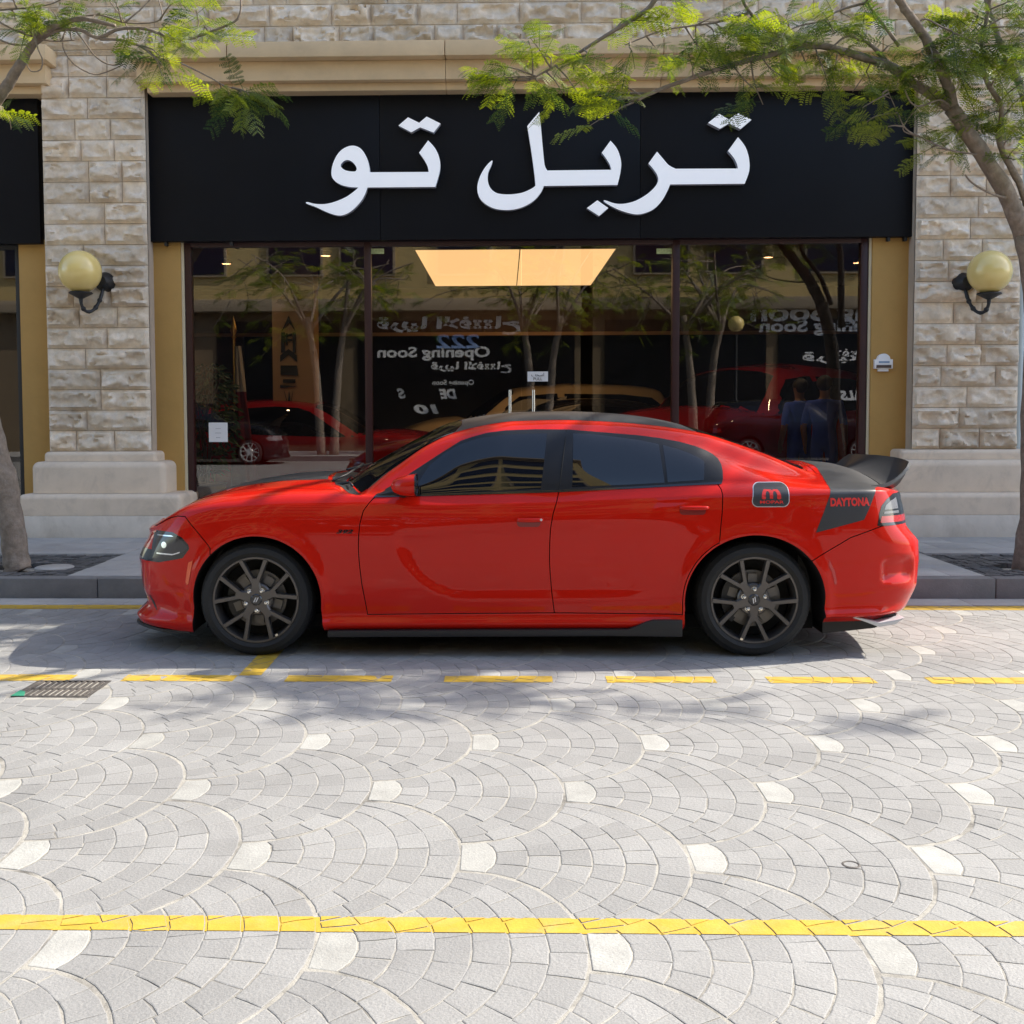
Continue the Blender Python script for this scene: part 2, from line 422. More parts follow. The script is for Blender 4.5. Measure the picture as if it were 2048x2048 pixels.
# carriageway beyond the laid sheet (behind the camera and further along the street)
for (x0,y0,x1,y1) in ((-60,-8.2,-6.9,GUT_Y),(6.7,-8.2,60,GUT_Y),(-6.9,-8.2,6.7,-1.75)):
    rect('road',x0,y0,x1,y1,-.004,M['sett'])
# gutter channel, kerb, pavement
gm = MB()
for i in range(-30,30): gm.box(i*.6+.002,GUT_Y+.004,-.03,i*.6+.598,KERB_Y-.002,.002)
tag(gm.build('gutter',M['paving'],bevel=.004),kind='structure')
km = MB()
for i in range(-25,25): km.box(i*.9+.3,KERB_Y,-.05,i*.9+1.196,KERB_Y+.14,.163)
tag(km.build('kerb',M['kerb'],bevel=.012),kind='structure')
PZ = .165
pv = MB()
pits = [(-5.15,9.03,-3.60,10.52),(3.88,9.03,5.4,10.52)]
for ix in range(-20,20):
    for iy in range(8):
        x0 = ix*.6+.31*(iy%2); y0 = KERB_Y+.14+iy*.45
        x1,y1 = x0+.597,min(y0+.447,12.52)
        if any(x1>p[0] and x0<p[2] and y1>p[1] and y0<p[3] for p in pits):
            for p in pits:
                if x1>p[0] and x0<p[2] and y1>p[1] and y0<p[3]:
                    if x0<p[0]-.03: pv.box(x0,y0,PZ-.06,p[0]-.01,y1,PZ)
                    if x1>p[2]+.03: pv.box(p[2]+.01,y0,PZ-.06,x1,y1,PZ)
                    xa,xb = max(x0,p[0]),min(x1,p[2])
                    if y1>p[3]+.03 and xb-xa>.03: pv.box(xa,p[3]+.01,PZ-.06,xb,y1,PZ)
        else: pv.box(x0,y0,PZ-.06,x1,y1,PZ)
tag(pv.build('pavement',M['paving'],bevel=.003),kind='structure')
rect('pavement',-60,KERB_Y+.12,60,12.55,PZ-.06,M['mortar'])
for x0,x1 in ((-60,-12),(12.3,60)): rect('pavement',x0,KERB_Y+.14,x1,12.55,PZ,M['paving'])
for p in pits:                                        # dark cobbled tree pits
    pm = MB(); n = 17
    for i in range(n):
        for j in range(n):
            x = p[0]+(p[2]-p[0])*i/n; y = p[1]+.075+(p[3]-p[1]-.075)*j/n; w=(p[2]-p[0])/n-.006; d=(p[3]-p[1]-.075)/n-.006
            tx = -4.27 if p[0]<0 else 4.46
            if math.hypot(x+w/2-tx-.02,y+d/2-9.68)<.27: continue
            z = PZ-.012+rnd.uniform(-.008,.006); pm.box(x,y,PZ-.06,x+w,y+d,z)
    tag(pm.build('tree_pit',M['pit'],bevel=.006),kind='structure')
# access disc beside the left tree
tag(MB().lathe([(0,.012),(.15,.012),(.165,.004),(.165,-.03)],(-3.93,9.66,PZ-.012),n=28).build('inspection_cover',M['paving'],smooth=True,angle=.5),'round grey inspection cover lying in the dark cobbles beside the left tree trunk','cover')
# drain grate
dr = empty('drain_grate',((DRAIN[0]+DRAIN[2])/2,(DRAIN[1]+DRAIN[3])/2,0),'rusty slotted metal drain grate set in the stone road beside the dashed line','drain grate')
a,b,c,d = DRAIN; fm = MB()
M['rust'] = mat('rusty_iron',(.07,.062,.055),.7,var=.4,vscale=25,bump=.4,stain=(.13,.11,.095),sscale=14,samt=.6)
M['greenp'] = mat('green_paint',(.03,.22,.13),.6,var=.2,vscale=20)
for x0,y0,x1,y1 in ((a,b,c,b+.025),(a,d-.025,c,d),(a,b+.025,a+.025,d-.025),(c-.025,b+.025,c,d-.025)): fm.box(x0,y0,-.02,x1,y1,.004)
fm.build('frame',M['rust'],dr,bevel=.003)
bmx = MB()
for i in range(11):
    x = a+.034+i*(c-a-.06)/10.6; bmx.box(x,b+.027,-.02,x+.013,d-.027,.006)
bmx.box(a+.03,(b+d)/2-.012,-.02,c-.03,(b+d)/2+.012,.0035)
bmx.build('bars',M['rust'],dr)
MB().prism([(a,b),(a+.07,b+.002),(a+.04,b+.09),(a,b+.12)],.0045,.008,'z').build('painted_corner',M['greenp'],dr)
MB().box(a+.02,b+.02,-.0155,c-.02,d-.02,-.0145).build('sump',M['ink'],dr)
p = atZ(1702,1730); tag(MB().lathe([(.022,.0015),(.026,.0045),(.031,.0015)],(p.x,p.y,0),n=24).build('metal_ring',M['rust'],smooth=True),'small flat metal ring lying on a grey sett in front of the white drops','ring')

# ------------------------------------------------------------------ the shop building
SF = 12.2                                             # stone face
def stone_wall(name, x0,x1,z0,z1,y,seed,parent,ch=.2235,depth=.085,ret=True):
    r = random.Random(seed); mb = MB(); z = z0; row = 0
    while z<z1-.03:
        h = min(ch,z1-z); x = x0; ws = []
        while x<x1-.01:
            w = r.choice((.3,.36,.42,.5,.58,.66)); 
            if x1-x-w<.24: w = x1-x if x1-x<.75 else (x1-x)/2
            ws.append((x,w)); x += w
        for (bx,bw) in ws:
            gx = gz = .004; nx = max(6,int(bw/.017)); nz = max(6,int(h/.017)); ox = r.uniform(0,50)
            tone = r.random(); amp = depth*r.uniform(.45,1.15); slope = r.uniform(-.25,.3)
            vs = []
            for j in range(nz+1):
                for i in range(nx+1):
                    u,v = i/nx,j/nz; X = bx+gx+(bw-2*gx)*u; Z = z+gz+(h-2*gz)*v
                    e = min(u*bw,(1-u)*bw,v*h,(1-v)*h); m = min(1,max(0,(e-.010)/.028)); m = m*m*(3-2*m)
                    n1 = noise.noise((X*5+ox,Z*9,seed)); n2 = noise.noise((X*16+ox,Z*22,3.1)); n3 = noise.noise((X*40,Z*46+ox,1.7))
                    ridge = 1-abs(noise.noise((X*4.2+ox*2,Z*8.5,7.7)))*2.0
                    step = .35*(1 if n1+.7*slope*(v-.5)+.3*n2>.02 else 0)
                    hgt = amp*m*(.28+.42*max(0,ridge)+.28*n1+step+.20*n2+.08*n3)
                    vs.append((X,y-max(hgt,-.004)+.003*n2,Z))
            o = len(vs); fs = []
            for j in range(nz):
                for i in range(nx): k=j*(nx+1)+i; fs.append((k,k+1,k+nx+2,k+nx+1))
            ring = [i for i in range(nx+1)]+[j*(nx+1)+nx for j in range(1,nz+1)]+[nz*(nx+1)+i for i in range(nx-1,-1,-1)]+[j*(nx+1) for j in range(nz-1,0,-1)]
            vs += [(vs[i][0],y+.03,vs[i][2]) for i in ring]
            for q in range(len(ring)): p=(q+1)%len(ring); fs.append((ring[p],ring[q],o+q,o+p))
            mb.add(vs,fs)
        z += h; row += 1
    ob = mb.build(name,M['stone'],parent,smooth=True,angle=.9)
    return ob
bld = empty('shop_building',(0,SF,0),'limestone shop building with ochre panels, rough stone pillars and a moulded cornice','building')
# structural mass, roof and side volumes
mb = MB()
mb.box(-60,12.62,5.38,12.8,26,12.2); mb.box(12.8,12.62,5.38,60,26,10.3)
mb.box(-60,12.52,3.42,60,12.95,5.38); mb.box(-60,12.95,3.62,60,26,5.38)
mb.build('upper_floors',M['stone'],bld)
for name,x0,x1 in (('stone_pillar',-4.985,-3.86),('stone_pillar',4.37,5.49)):
    pil = stone_wall(name,x0,x1,1.075,5.38,SF,int(x0*10),bld)
    c = MB(); c.box(x0+.004,SF+.012,PZ,x1-.004,12.6,5.37); c.build('backing',M['joint'],pil)
stone_wall('upper_wall',-7.2,7.2,5.38,6.28,SF,5,bld,ch=.225)
c = MB(); c.box(-7.3,SF+.012,5.385,7.3,12.615,6.4); c.box(-60,SF+.02,6.4,12.8,12.615,12.2); c.box(12.8,SF+.02,5.38,60,12.615,10.3); c.box(-60,SF+.02,5.38,-7.3,12.615,6.4); c.box(7.3,SF+.02,5.38,12.8,12.615,6.4)
c.build('upper_backing',M['stone'],bld)
def plinth(x0,x1):
    r = empty('plinth',((x0+x1)/2,11.84,PZ)); r.parent = bld; r.location = Vector(((x0+x1)/2,11.84,PZ))-bld.location
    m = MB(); m.box(x0,11.83,PZ-.02,x1,12.55,.398); m.build('base_block',M['plinth_pale'],r,bevel=.012)
    m = MB(); m.box(x0+.003,11.835,.40,x1-.003,12.55,.626); m.mesh('x',M['plinth']); link('lower_moulding',bev(m,.055),r)
    m = MB(); m.box(x0+.09,11.98,.629,x1-.205 if x0<0 else x1,12.55,.967); link('upper_moulding',bev(m,.075),r)
    m = MB(); m.box(x0+.19,12.09,.969,x1-.335 if x0<0 else x1,12.55,1.072); link('top_moulding',bev(m,.045),r)
def bev(m, w):
    me = bpy.data.meshes.new('m'); me.from_pydata(m.v,[],m.f); me.materials.append(M['plinth'])
    b = bmesh.new(); b.from_mesh(me)
    zs = [v.co.z for v in b.verts]; ymin = min(v.co.y for v in b.verts)
    es = [e for e in b.edges if (abs(e.verts[0].co.z-max(zs))<1e-4 and abs(e.verts[1].co.z-max(zs))<1e-4) or (abs(e.verts[0].co.y-ymin)<1e-4 and abs(e.verts[1].co.y-ymin)<1e-4 and abs(e.verts[0].co.x-e.verts[1].co.x)<1e-4)]
    bmesh.ops.bevel(b, geom=es, offset=w, segments=7, affect='EDGES', profile=.5, clamp_overlap=True)
    b.to_mesh(me); b.free(); me.polygons.foreach_set('use_smooth',[True]*len(me.polygons)); me.set_sharp_from_angle(angle=.6); return me
plinth(-5.20,-3.447); plinth(4.02,6.4)
def cornice(x0,x1,open0,open1):
    r = empty('cornice',((x0+x1)/2,11.9,4.855)); r.parent = bld; r.location -= bld.location
    for nm,z0,z1,y0,i in (('lower_band',4.903,4.984,12.13,.14),('middle_band',4.986,5.188,12.03,.06),('crown',5.19,5.355,11.90,0.)):
        m = MB(); xs = [x0+i*open0]+[q for q in (-2.9,-.62,1.65,3.9) if x0+.3<q<x1-.3]+[x1-i*open1]
        for q in range(len(xs)-1): m.box(xs[q]+.0015,y0,z0,xs[q+1]-.0015,12.6,z1)
        m.build(nm,M['cornice'],r,bevel=.008 if nm!='crown' else .02)
cornice(-3.955,4.47,1,1); cornice(-12,-4.80,0,1)
for x0,x1 in ((-3.905,-3.565),(3.985,4.43),(-5.36,-5.02)):
    m = MB(); m.box(x0,12.40,PZ,x1,12.56,3.40); o = m.build('ochre_panel',M['ochre'],bld,bevel=.006)
for x0,x1 in ((-3.563,-3.535),(3.957,3.983)):
    m = MB(); m.box(x0,12.42,PZ,x1,12.56,3.38); m.build('cream_reveal',M['cream'],bld)
m = MB(); m.box(-60,12.4,PZ,-9.2,12.6,3.42); m.box(5.48,12.4,PZ,60,12.6,5.38); m.build('side_wall',M['pipe'],bld)
# shopfront: frame, three panes, door with bar handles
M['glass'] = glass_mat('shop_glass',(.82,.80,.76),2.2)
sw = empty('shopfront',(.2,12.48,PZ),'wide maroon framed glass shopfront with double door under the black sign','shopfront')
m = MB()
for x0,x1 in ((-3.535,-3.462),(-1.548,-1.472),(1.832,1.912),(3.876,3.957)): m.box(x0,12.44,PZ,x1,12.54,3.42)
for x0,x1 in ((-3.462,-1.548),(-1.472,1.832),(1.912,3.876)): m.box(x0,12.442,3.312,x1,12.538,3.42); m.box(x0,12.442,PZ,x1,12.538,PZ+.09)
m.build('frame',M['frame'],sw,bevel=.004)
for x0,x1 in ((-3.462,-1.548),(-1.472,.178),(.184,1.832),(1.912,3.876)):
    MB().add([(x0,12.49,PZ+.09),(x1,12.49,PZ+.09),(x1,12.49,3.312),(x0,12.49,3.312)],[(0,1,2,3)]).build('pane',M['glass'],sw)
for x in (.054,.313):
    h = MB(); h.tube([(x,12.42,.72),(x,12.42,1.73)],.017,12)
    for z in (.82,1.63): h.tube([(x,12.42,z),(x,12.49,z)],.01,8)
    h.build('door_handle',M['steel'],sw,smooth=True,angle=.6)
# left neighbour's window
sw2 = empty('side_window',(-7.2,12.48,PZ),'dark framed shop window at the left edge behind the tree trunk','window')
m = MB()
for x0,x1 in ((-9.2,-9.12),(-5.42,-5.36)): m.box(x0,12.44,PZ,x1,12.54,3.42)
m.box(-9.12,12.442,3.30,-5.42,12.538,3.42); m.build('frame',M['ink'],sw2,bevel=.004)
MB().add([(-9.12,12.49,PZ),(-5.42,12.49,PZ),(-5.42,12.49,3.3),(-9.12,12.49,3.3)],[(0,1,2,3)]).build('pane',M['glass'],sw2)

# black signs and white letters
SY = 12.31
sg = empty('shop_sign',(.26,SY,3.357),'wide black sign board with large white Arabic lettering above the shopfront','sign')
m = MB()
for x0,x1 in ((-3.888,-1.352),(-1.349,1.46),(1.463,4.41)): m.box(x0,SY,3.357,x1,12.5,4.96)
m.build('panel',M['sign'],sg,bevel=.006)
for x in (-3.72,-3.0,4.12,4.3): br = MB(); br.box(x,12.33,3.315,x+.03,12.39,3.356); br.build('bracket',M['ink'],sg)
SH = {
 'w1':[(1803,150,1),(1832,188),(1847,235),(1848,285),(1830,337,1),(1530,340,1),(1518,368),(1495,408),(1462,440),(1422,457),(1388,460),(1340,448),(1298,430),(1266,410),(1268,404),(1310,417),(1350,417),(1395,404),(1440,377),(1470,348),(1482,324),(1478,302),(1464,280),(1443,255,1),(1477,208,1),(1500,235),(1524,262),(1552,277,1),(1803,276,1),(1799,258),(1786,232),(1763,205,1)],
 'd1':[(1683,92,1),(1728,56,1),(1766,79,1),(1803,53,1),(1857,80,1),(1813,117,1),(1767,94,1),(1730,116,1)],
 'w2':[(1003,48,1),(1010,110),(1018,200),(1025,262),(1036,284,1),(1293,281,1),(1288,262),(1274,238),(1255,212,1),(1290,164,1),(1317,198),(1332,245),(1330,290),(1318,342,1),(1022,346,1),(1010,372),(985,402),(950,425),(910,439),(868,443),(820,436),(782,415),(760,387),(754,350),(764,310),(785,272),(808,247),(815,246),(810,264),(798,292),(796,322),(803,348),(820,368),(845,378),(890,380),(935,373),(972,357),(988,345,1),(984,300),(972,210),(955,105,1)],
 'd2':[(1195,435,1),(1237,404,1),(1281,435,1),(1244,467,1)],
 'w3':[(556,163,1),(585,196),(602,238),(603,285),(585,350,1),(312,352,1),(298,388),(275,420),(245,448),(215,463),(188,464),(150,452),(105,431),(67,417),(70,411),(100,418),(140,419),(180,410),(225,391),(258,368),(276,352,1),(240,350),(205,341),(178,323),(167,300),(172,260),(192,218),(220,193),(254,184),(285,196),(307,228),(318,262),(322,291,1),(558,290,1),(554,268),(541,242),(520,212,1)],
 'd3':[(437,103,1),(475,70,1),(520,92,1),(550,67,1),(606,95,1),(578,131,1),(524,110,1),(488,130,1)]}
HOLE = [(204,264),(217,246),(236,242),(256,254),(268,274),(263,287),(240,287),(217,280)]
def sgp(p):
    q = atY(580+p[0]*.4969, 200+p[1]*.4969, SY-.09); return (q.x,q.z)
for k,pl in SH.items():
    poly = [sgp(p) for p in crom(pl,5)]; hl = [[sgp(p) for p in crom(HOLE,5)]] if k=='w3' else []
    a = MB(); a.prism(poly,SY-.0885,SY-.012,'y',hl); lt = a.build('letter' if k[0]=='w' else 'letter_dot',M['letter_side'],sg)
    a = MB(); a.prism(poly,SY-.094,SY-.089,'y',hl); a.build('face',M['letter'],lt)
tag(MB().box(-12,SY,3.345,-5.075,12.5,4.945).build('blank_sign',M['sign'],bevel=.006),'plain black sign board at the left edge, cut off by the picture','sign')
# small white scent dispenser-like notice box on the ochre panel
nb = empty('wall_plaque',(4.11,12.4,1.94),'small white arched wall plaque with a brown slot on the right ochre panel','plaque')
m = MB(); pts = [(4.013,1.945),(4.207,1.945),(4.207,2.045),(4.185,2.045)]+[(4.11+.07*math.cos(t*math.pi/12),2.045+.062*math.sin(t*math.pi/12)) for t in range(0,13)]+[(4.035,2.045),(4.013,2.045)]
m.prism(pts,12.35,12.40,'y'); m.build('case',M['vinyl'],nb,bevel=.004)
MB().box(4.03,12.345,1.952,4.19,12.349,1.984).build('slot',mat('brown_slot',(.09,.055,.04),.5),nb)
MB().box(4.055,12.36,1.915,4.165,12.399,1.944).build('tray',M['paper'],nb)
MB().box(4.055,12.346,2.005,4.17,12.349,2.025).build('print',mat('blue_print',(.25,.36,.5),.6),nb)
# globe wall lamps
M['globe'] = mat('amber_globe',(.95,.73,.26),.12,coat=.6,spec=.5)
M['globe'].node_tree.nodes['Principled BSDF'].inputs['Subsurface Weight'].default_value = 0
_b = M['globe'].node_tree.nodes['Principled BSDF']; _b.inputs['Transmission Weight'].default_value = .12; _b.inputs['Roughness'].default_value=.25
def lamp(x,z,s,label):
    r = empty('wall_lamp',(x+s*.26,SF,z-.1),label,'wall lamp','globe wall lamps on the stone pillars'); y = 11.90
    MB().sphere((x,y,z),.222,40,24).build('globe',M['globe'],r,smooth=True)
    m = MB(); m.lathe([(.0,-.215),(.115,-.213),(.125,-.228),(.085,-.25),(.05,-.27),(.022,-.285),(.02,-.31),(0,-.31)],(x,y,z),n=24)
    m.build('cup',M['lampiron'],r,smooth=True,angle=.7)
    wx = x+s*.165; wz = z-.12; pts=[]
    for t in range(15):
        k = t/14; a = math.pi*k
        pts.append((x+(wx-x)*(1-math.cos(a))/2, y+(12.12-y)*k**1.6, z-.30-.15*math.sin(a)+(wz-(z-.30))*k**2.2))
    m = MB(); m.tube(pts,[.017+.004*(i%3==0) for i in range(15)],10)
    for k in (3,9,11): m.sphere(pts[k],.027,10,8)
    m.build('arm',M['lampiron'],r,smooth=True)
    m = MB(); m.lathe([(0,.14),(.05,.135),(.085,.09),(.105,.04),(.11,0),(0,0)],(wx,12.19,wz+.04),'y',24); m.build('wall_boss',M['lampiron'],r,smooth=True,angle=.7)
lamp(-4.49,2.985,1,'amber glass globe lamp on a black scroll bracket, on the left stone pillar')
lamp(5.035,2.925,-1,'amber glass globe lamp on a black scroll bracket, on the right stone pillar')
tag(MB().tube([(5.56,12.36,PZ),(5.56,12.36,9)],.055,14).build('downpipe',M['pipe'],smooth=True,angle=.6),'pale blue downpipe at the right edge beside the stone pillar','pipe')

# ------------------------------------------------------------------ trees with feathery (bipinnate) foliage
nprng = np.random.default_rng(11)
def unit(a): return a/np.maximum(np.linalg.norm(a,axis=-1,keepdims=True),1e-9)
def fronds(bases, dirs, lens, npin=10, nl=6, seed=0, wide=1.35):
    """one crown mesh: every frond a drooping stalk with pairs of leaflet combs"""
    r = np.random.default_rng(seed); n = len(bases); B = np.array(bases); D = unit(np.array(dirs)); Ln = np.array(lens)
    up = np.array([0,0,1.]); side = unit(np.cross(D,up)+1e-6*r.normal(size=(n,3))); roll = r.uniform(-.9,.9,(n,1))
    nrm = np.cross(side,D); side = side*np.cos(roll)+nrm*np.sin(roll)
    droop = r.uniform(.0,.45,(n,1)); Q=[]; A=[]; fid = r.random(n)
    def stalk(t): return B+D*(Ln[:,None]*t)-up*(Ln[:,None]*droop*t*t*.62)
    def tang(t): return unit(D-up*droop*1.24*t)
    w = .0028
    for i in range(8):                                # stalk
        a,b = stalk(i/8),stalk((i+1)/8); Q.append(np.stack([a-side*w,a+side*w,b+side*w,b-side*w],1)); A.append(fid*.3)
    for i in range(npin):
        t = .16+.84*(i+.5)/npin; p0 = stalk(t); T = tang(t); prof = math.sin(math.pi*(.18+.78*(1-t)**.8))**.7
        for sgn in (-1,1):
            pd = unit(side*sgn+T*r.uniform(.35,.75,(n,1))-up*r.uniform(.0,.45,(n,1))); lp = Ln*.27*prof*r.uniform(.85,1.1,n)
            pn = unit(np.cross(pd,T)); ps = unit(np.cross(pn,pd))
            for j in range(nl):
                u = (j+.6)/nl; c = p0+pd*(lp*u)[:,None]-up*(lp*u*u*.15)[:,None]; sz = lp*.125*wide*math.sin(math.pi*(.24+.60*u))**.8
                for s2 in (-1,1):
                    ld = unit(ps*s2+pd*.55); hw = pd*(sz*.52)[:,None]; tip = c+ld*(sz*1.05)[:,None]
                    Q.append(np.stack([c-hw*.55,c+hw*.75,tip+hw*.55,tip-hw*.35],1)); A.append(np.clip(fid+r.normal(0,.12,n),0,1))
    Q = np.concatenate(Q); A = np.concatenate(A)
    return Q.reshape(-1,3),A
def crown_mesh(V,A,parent,name='crown',m='leaf'):
    nq = len(A); me = bpy.data.meshes.new(name); me.vertices.add(nq*4); me.vertices.foreach_set('co',V.astype(np.float32).ravel())
    me.loops.add(nq*4); me.loops.foreach_set('vertex_index',np.arange(nq*4,dtype=np.int32)); me.polygons.add(nq)
    me.polygons.foreach_set('loop_start',np.arange(0,nq*4,4,dtype=np.int32)); me.update(calc_edges=True)
    at = me.attributes.new('frond','FLOAT','FACE'); at.data.foreach_set('value',A.astype(np.float32))
    me.materials.append(M[m]); return link(name,me,parent)
LIMBS=[]
def limb(mb, pts, r0, r1, n=9, wob=.015, rr=None):
    """smooth tapered branch through world points"""
    rr = rr or rnd; P=[]
    pts=[Vector(p) for p in pts]
    for i in range(len(pts)-1):
        p0,p1,p2,p3 = pts[max(i-1,0)],pts[i],pts[i+1],pts[min(i+2,len(pts)-1)]
        for j in range(5):
            t=j/5; P.append(.5*(2*p1+(p2-p0)*t+(2*p0-5*p1+4*p2-p3)*t*t+(3*p1-p0-3*p2+p3)*t**3))
    P.append(pts[-1]); L=len(P)
    LIMBS.extend(P[2:])
    P=[p+Vector((rr.uniform(-1,1),rr.uniform(-1,1),rr.uniform(-1,1)))*wob*(.3+min(i,4)/4*.7)*(r0+r1)*3 for i,p in enumerate(P)]
    mb.tube(P,[(r0+(r1-r0)*(i/(L-1))**.8)*(1+rr.uniform(-.07,.07)) for i in range(L)],n); return P
def px(p,Y): return atY(p[0],p[1],Y)
def twigs_and_fronds(mb, blobs, seed, twig_r=.006):
    """blobs: (centre, radius, fronds, from point) -> thin twigs carrying fronds"""
    r = random.Random(seed); bs,ds,ls=[],[],[]; base=list(LIMBS)
    for c,rad,nf,src in blobs:
        c=Vector(c); k=max(1,round(nf/5*.84))
        for t in range(k):
            e=c+Vector((r.gauss(0,.5),r.gauss(0,.5),r.gauss(0,.42)))*rad
            near=sorted(base,key=lambda p:(p-e).length_squared+r.uniform(0,.03))[:4]; s=r.choice(near)
            if (s-e).length>1.1: s=e+(s-e)*(1.1/(s-e).length)
            mid=s.lerp(e,.55)+Vector((r.gauss(0,.1),r.gauss(0,.1),r.uniform(-.02,.12)))*max(rad,.2)
            P=limb(mb,[s,mid,e],twig_r*1.5,twig_r*.5,5,.03,r)
            for q in range(5 if nf>=5 else nf):
                u=r.uniform(.45,1.0); b=P[int(u*(len(P)-1))]; d=(e-s).normalized() if (e-s).length>1e-3 else Vector((1,0,0))
                dv=Vector((d.x*.7+r.gauss(0,.8),d.y*.7+r.gauss(0,.8),d.z*.3+r.gauss(.06,.28)))
                bs.append(tuple(b)); ds.append(tuple(dv)); ls.append(r.uniform(.22,.40))
    return bs,ds,ls

# --- tree at the right edge
tr_ = empty('tree',(4.46,9.68,PZ),'feathery leaved tree at the right edge whose branches reach left across the sign','tree')
mb = MB()
T1=[Vector((4.46,9.68,PZ-.05)),Vector((4.50,9.66,.7)),px((2066,830),9.62),px((2072,620),9.55),px((2047,470),9.5),px((2013,388),9.46),px((1970,318),9.42),px((1933,261),9.4),px((1903,216),9.38)]
limb(mb,T1[:5],.12,.078,14,.01); limb(mb,T1[4:],.078,.058,12,.01)
LB=limb(mb,[px(p,Y) for p,Y in (((1903,216),9.38),((1864,189),9.34),((1814,157),9.3),((1779,132),9.26),((1734,117),9.22),((1685,102),9.18),((1640,92),9.14),((1583,98),9.1),((1482,125),9.05),((1405,148),9.0),((1316,181),8.95),((1275,200),8.92))],.050,.012,9,.012)
UB=limb(mb,[px(p,Y) for p,Y in (((1905,220),9.38),((1898,179),9.33),((1886,145),9.28),((1864,104),9.2),((1849,72),9.14),((1824,37),9.07),((1799,0),9.0),((1770,-60),8.9),((1740,-160),8.7))],.05,.028,9,.012)
RB=limb(mb,[px(p,Y) for p,Y in (((2070,480),9.56),((2047,388),9.5),((2022,335),9.45),((2006,305),9.42),((1998,270),9.4),((2003,215),9.36),((1975,165),9.3),((1962,110),9.25),((1972,40),9.2),((1990,-60),9.1))],.036,.014,8,.012)
RC=limb(mb,[px(p,9.7) for p in ((2075,560),(2075,330),(2047,189),(2024,139),(1985,45),(1965,-40))],.05,.02,8,.012)
limb(mb,[px(p,Y) for p,Y in (((1779,132),9.26),((1745,92),9.2),((1715,76),9.16),((1690,74),9.12),((1660,100),9.1))],.022,.006,7)
limb(mb,[px(p,Y) for p,Y in (((1798,92),9.2),((1775,60),9.2),((1752,30),9.15),((1735,5),9.1),((1720,-40),9.0))],.016,.008,7)
limb(mb,[px(p,Y) for p,Y in (((1735,5),9.1),((1680,20),9.1),((1640,42),9.05),((1590,55),9.0),((1540,85),8.95))],.012,.004,6)
limb(mb,[px(p,Y) for p,Y in (((1830,55),9.14),((1850,38),9.1),((1895,60),9.08),((1940,80),9.05))],.010,.004,6)
TB=limb(mb,[px(p,Y) for p,Y in (((1360,-120),8.5),((1310,0),8.75),((1268,36),8.78),((1221,65),8.8),((1155,107),8.82),((1102,137),8.84),((1060,160),8.85))],.026,.006,8,.02)
limb(mb,[px(p,Y) for p,Y in (((1640,92),9.14),((1560,70),9.0),((1500,25),8.9),((1470,-40),8.8))],.02,.012,7)
limb(mb,[px(p,Y) for p,Y in (((1500,25),8.9),((1430,45),8.85),((1330,60),8.8),((1250,90),8.8))],.012,.004,6)
limb(mb,[px(p,Y) for p,Y in (((1902,215),9.35),((1880,200),9.2),((1842,212),9.1),((1822,205),9.0),((1810,180),8.98))],.010,.004,6)
limb(mb,[px(p,Y) for p,Y in (((1842,275),9.25),((1812,258),9.15),((1795,225),9.1),((1775,180),9.05))],.009,.003,6)
limb(mb,[px(p,Y) for p,Y in (((1965,310),9.4),((1900,300),9.3),((1842,275),9.25),((1806,258),9.2),((1835,215),9.15))],.008,.004,6)
limb(mb,[px(p,Y) for p,Y in (((2040,400),9.5),((1990,390),9.35),((1950,370),9.2),((1930,350),9.1))],.013,.006,7)
# limbs above the picture
for a,b,c in (((4.6,9.5,4.6),(4.3,8.6,6.2),(4.2,7.6,7.0)),((4.5,9.6,4.9),(5.6,8.6,6.3),(6.3,7.8,6.9)),((3.3,9.0,4.9),(2.9,8.0,5.6),(2.4,7.3,5.9)),((4.4,9.5,5.0),(4.8,10.0,6.6),(4.7,10.3,7.4)),((3.6,8.9,5.2),(4.6,8.0,5.5),(5.6,7.4,5.6))): limb(mb,[a,b,c],.05,.015,8)
bl=[]
def B_(x,y,r,n,Y,src=None): bl.append((px((x,y),Y),r/235.,n,src))
e=LB[-1]
for q in ((1010,140,42,14),(1050,95,40,12),(1090,125,45,14),(1000,165,40,10),(1160,130,45,12)): B_(*q,8.8,TB[-4])
for q in ((1150,160,42,12),(1135,168,30,8),(1205,160,45,14),(1235,185,40,8)): B_(*q,8.9,e)
for q in ((1190,200,30,8),): B_(*q,10.0,e)
B_(1165,245,18,3,10.2,e); B_(1290,170,40,8,8.9,e); B_(1260,120,40,8,8.85,TB[-12])
for q in ((1330,60,55,16),(1400,85,60,18),(1450,115,50,14),(1360,120,50,10),(1480,60,50,14),(1300,40,35,6),(1440,30,50,10)): B_(*q,8.85,px((1430,45),8.85))
for q in ((1540,55,55,18),(1600,95,60,18),(1650,60,50,14),(1570,110,45,10),(1520,140,35,5)): B_(*q,9.0,px((1560,70),9.0))
B_(1540,185,26,4,9.0,LB[-14]); B_(1525,190,16,3,9.0,LB[-14])
for q in ((1700,110,55,16),(1640,130,50,14),(1680,75,50,12),(1720,140,40,8),(1600,150,35,4)): B_(*q,9.1,px((1685,102),9.15))
for q in ((1750,70,50,12),(1800,120,45,12),(1780,150,35,8),(1830,150,40,10)): B_(*q,9.2,px((1798,92),9.2))
for q in ((1880,80,60,22),(1940,60,60,24),(2000,80,60,24),(1960,120,55,22),(1900,130,50,18),(2030,130,55,20),(1920,30,50,14),(1985,20,55,18),(2040,40,50,16)): B_(*q,9.2,px((1940,85),9.2))
for q in ((1740,225,34,8),(1765,245,28,6),(1715,235,22,4),(1775,190,20,3)): B_(*q,9.05,px((1806,258),9.15))
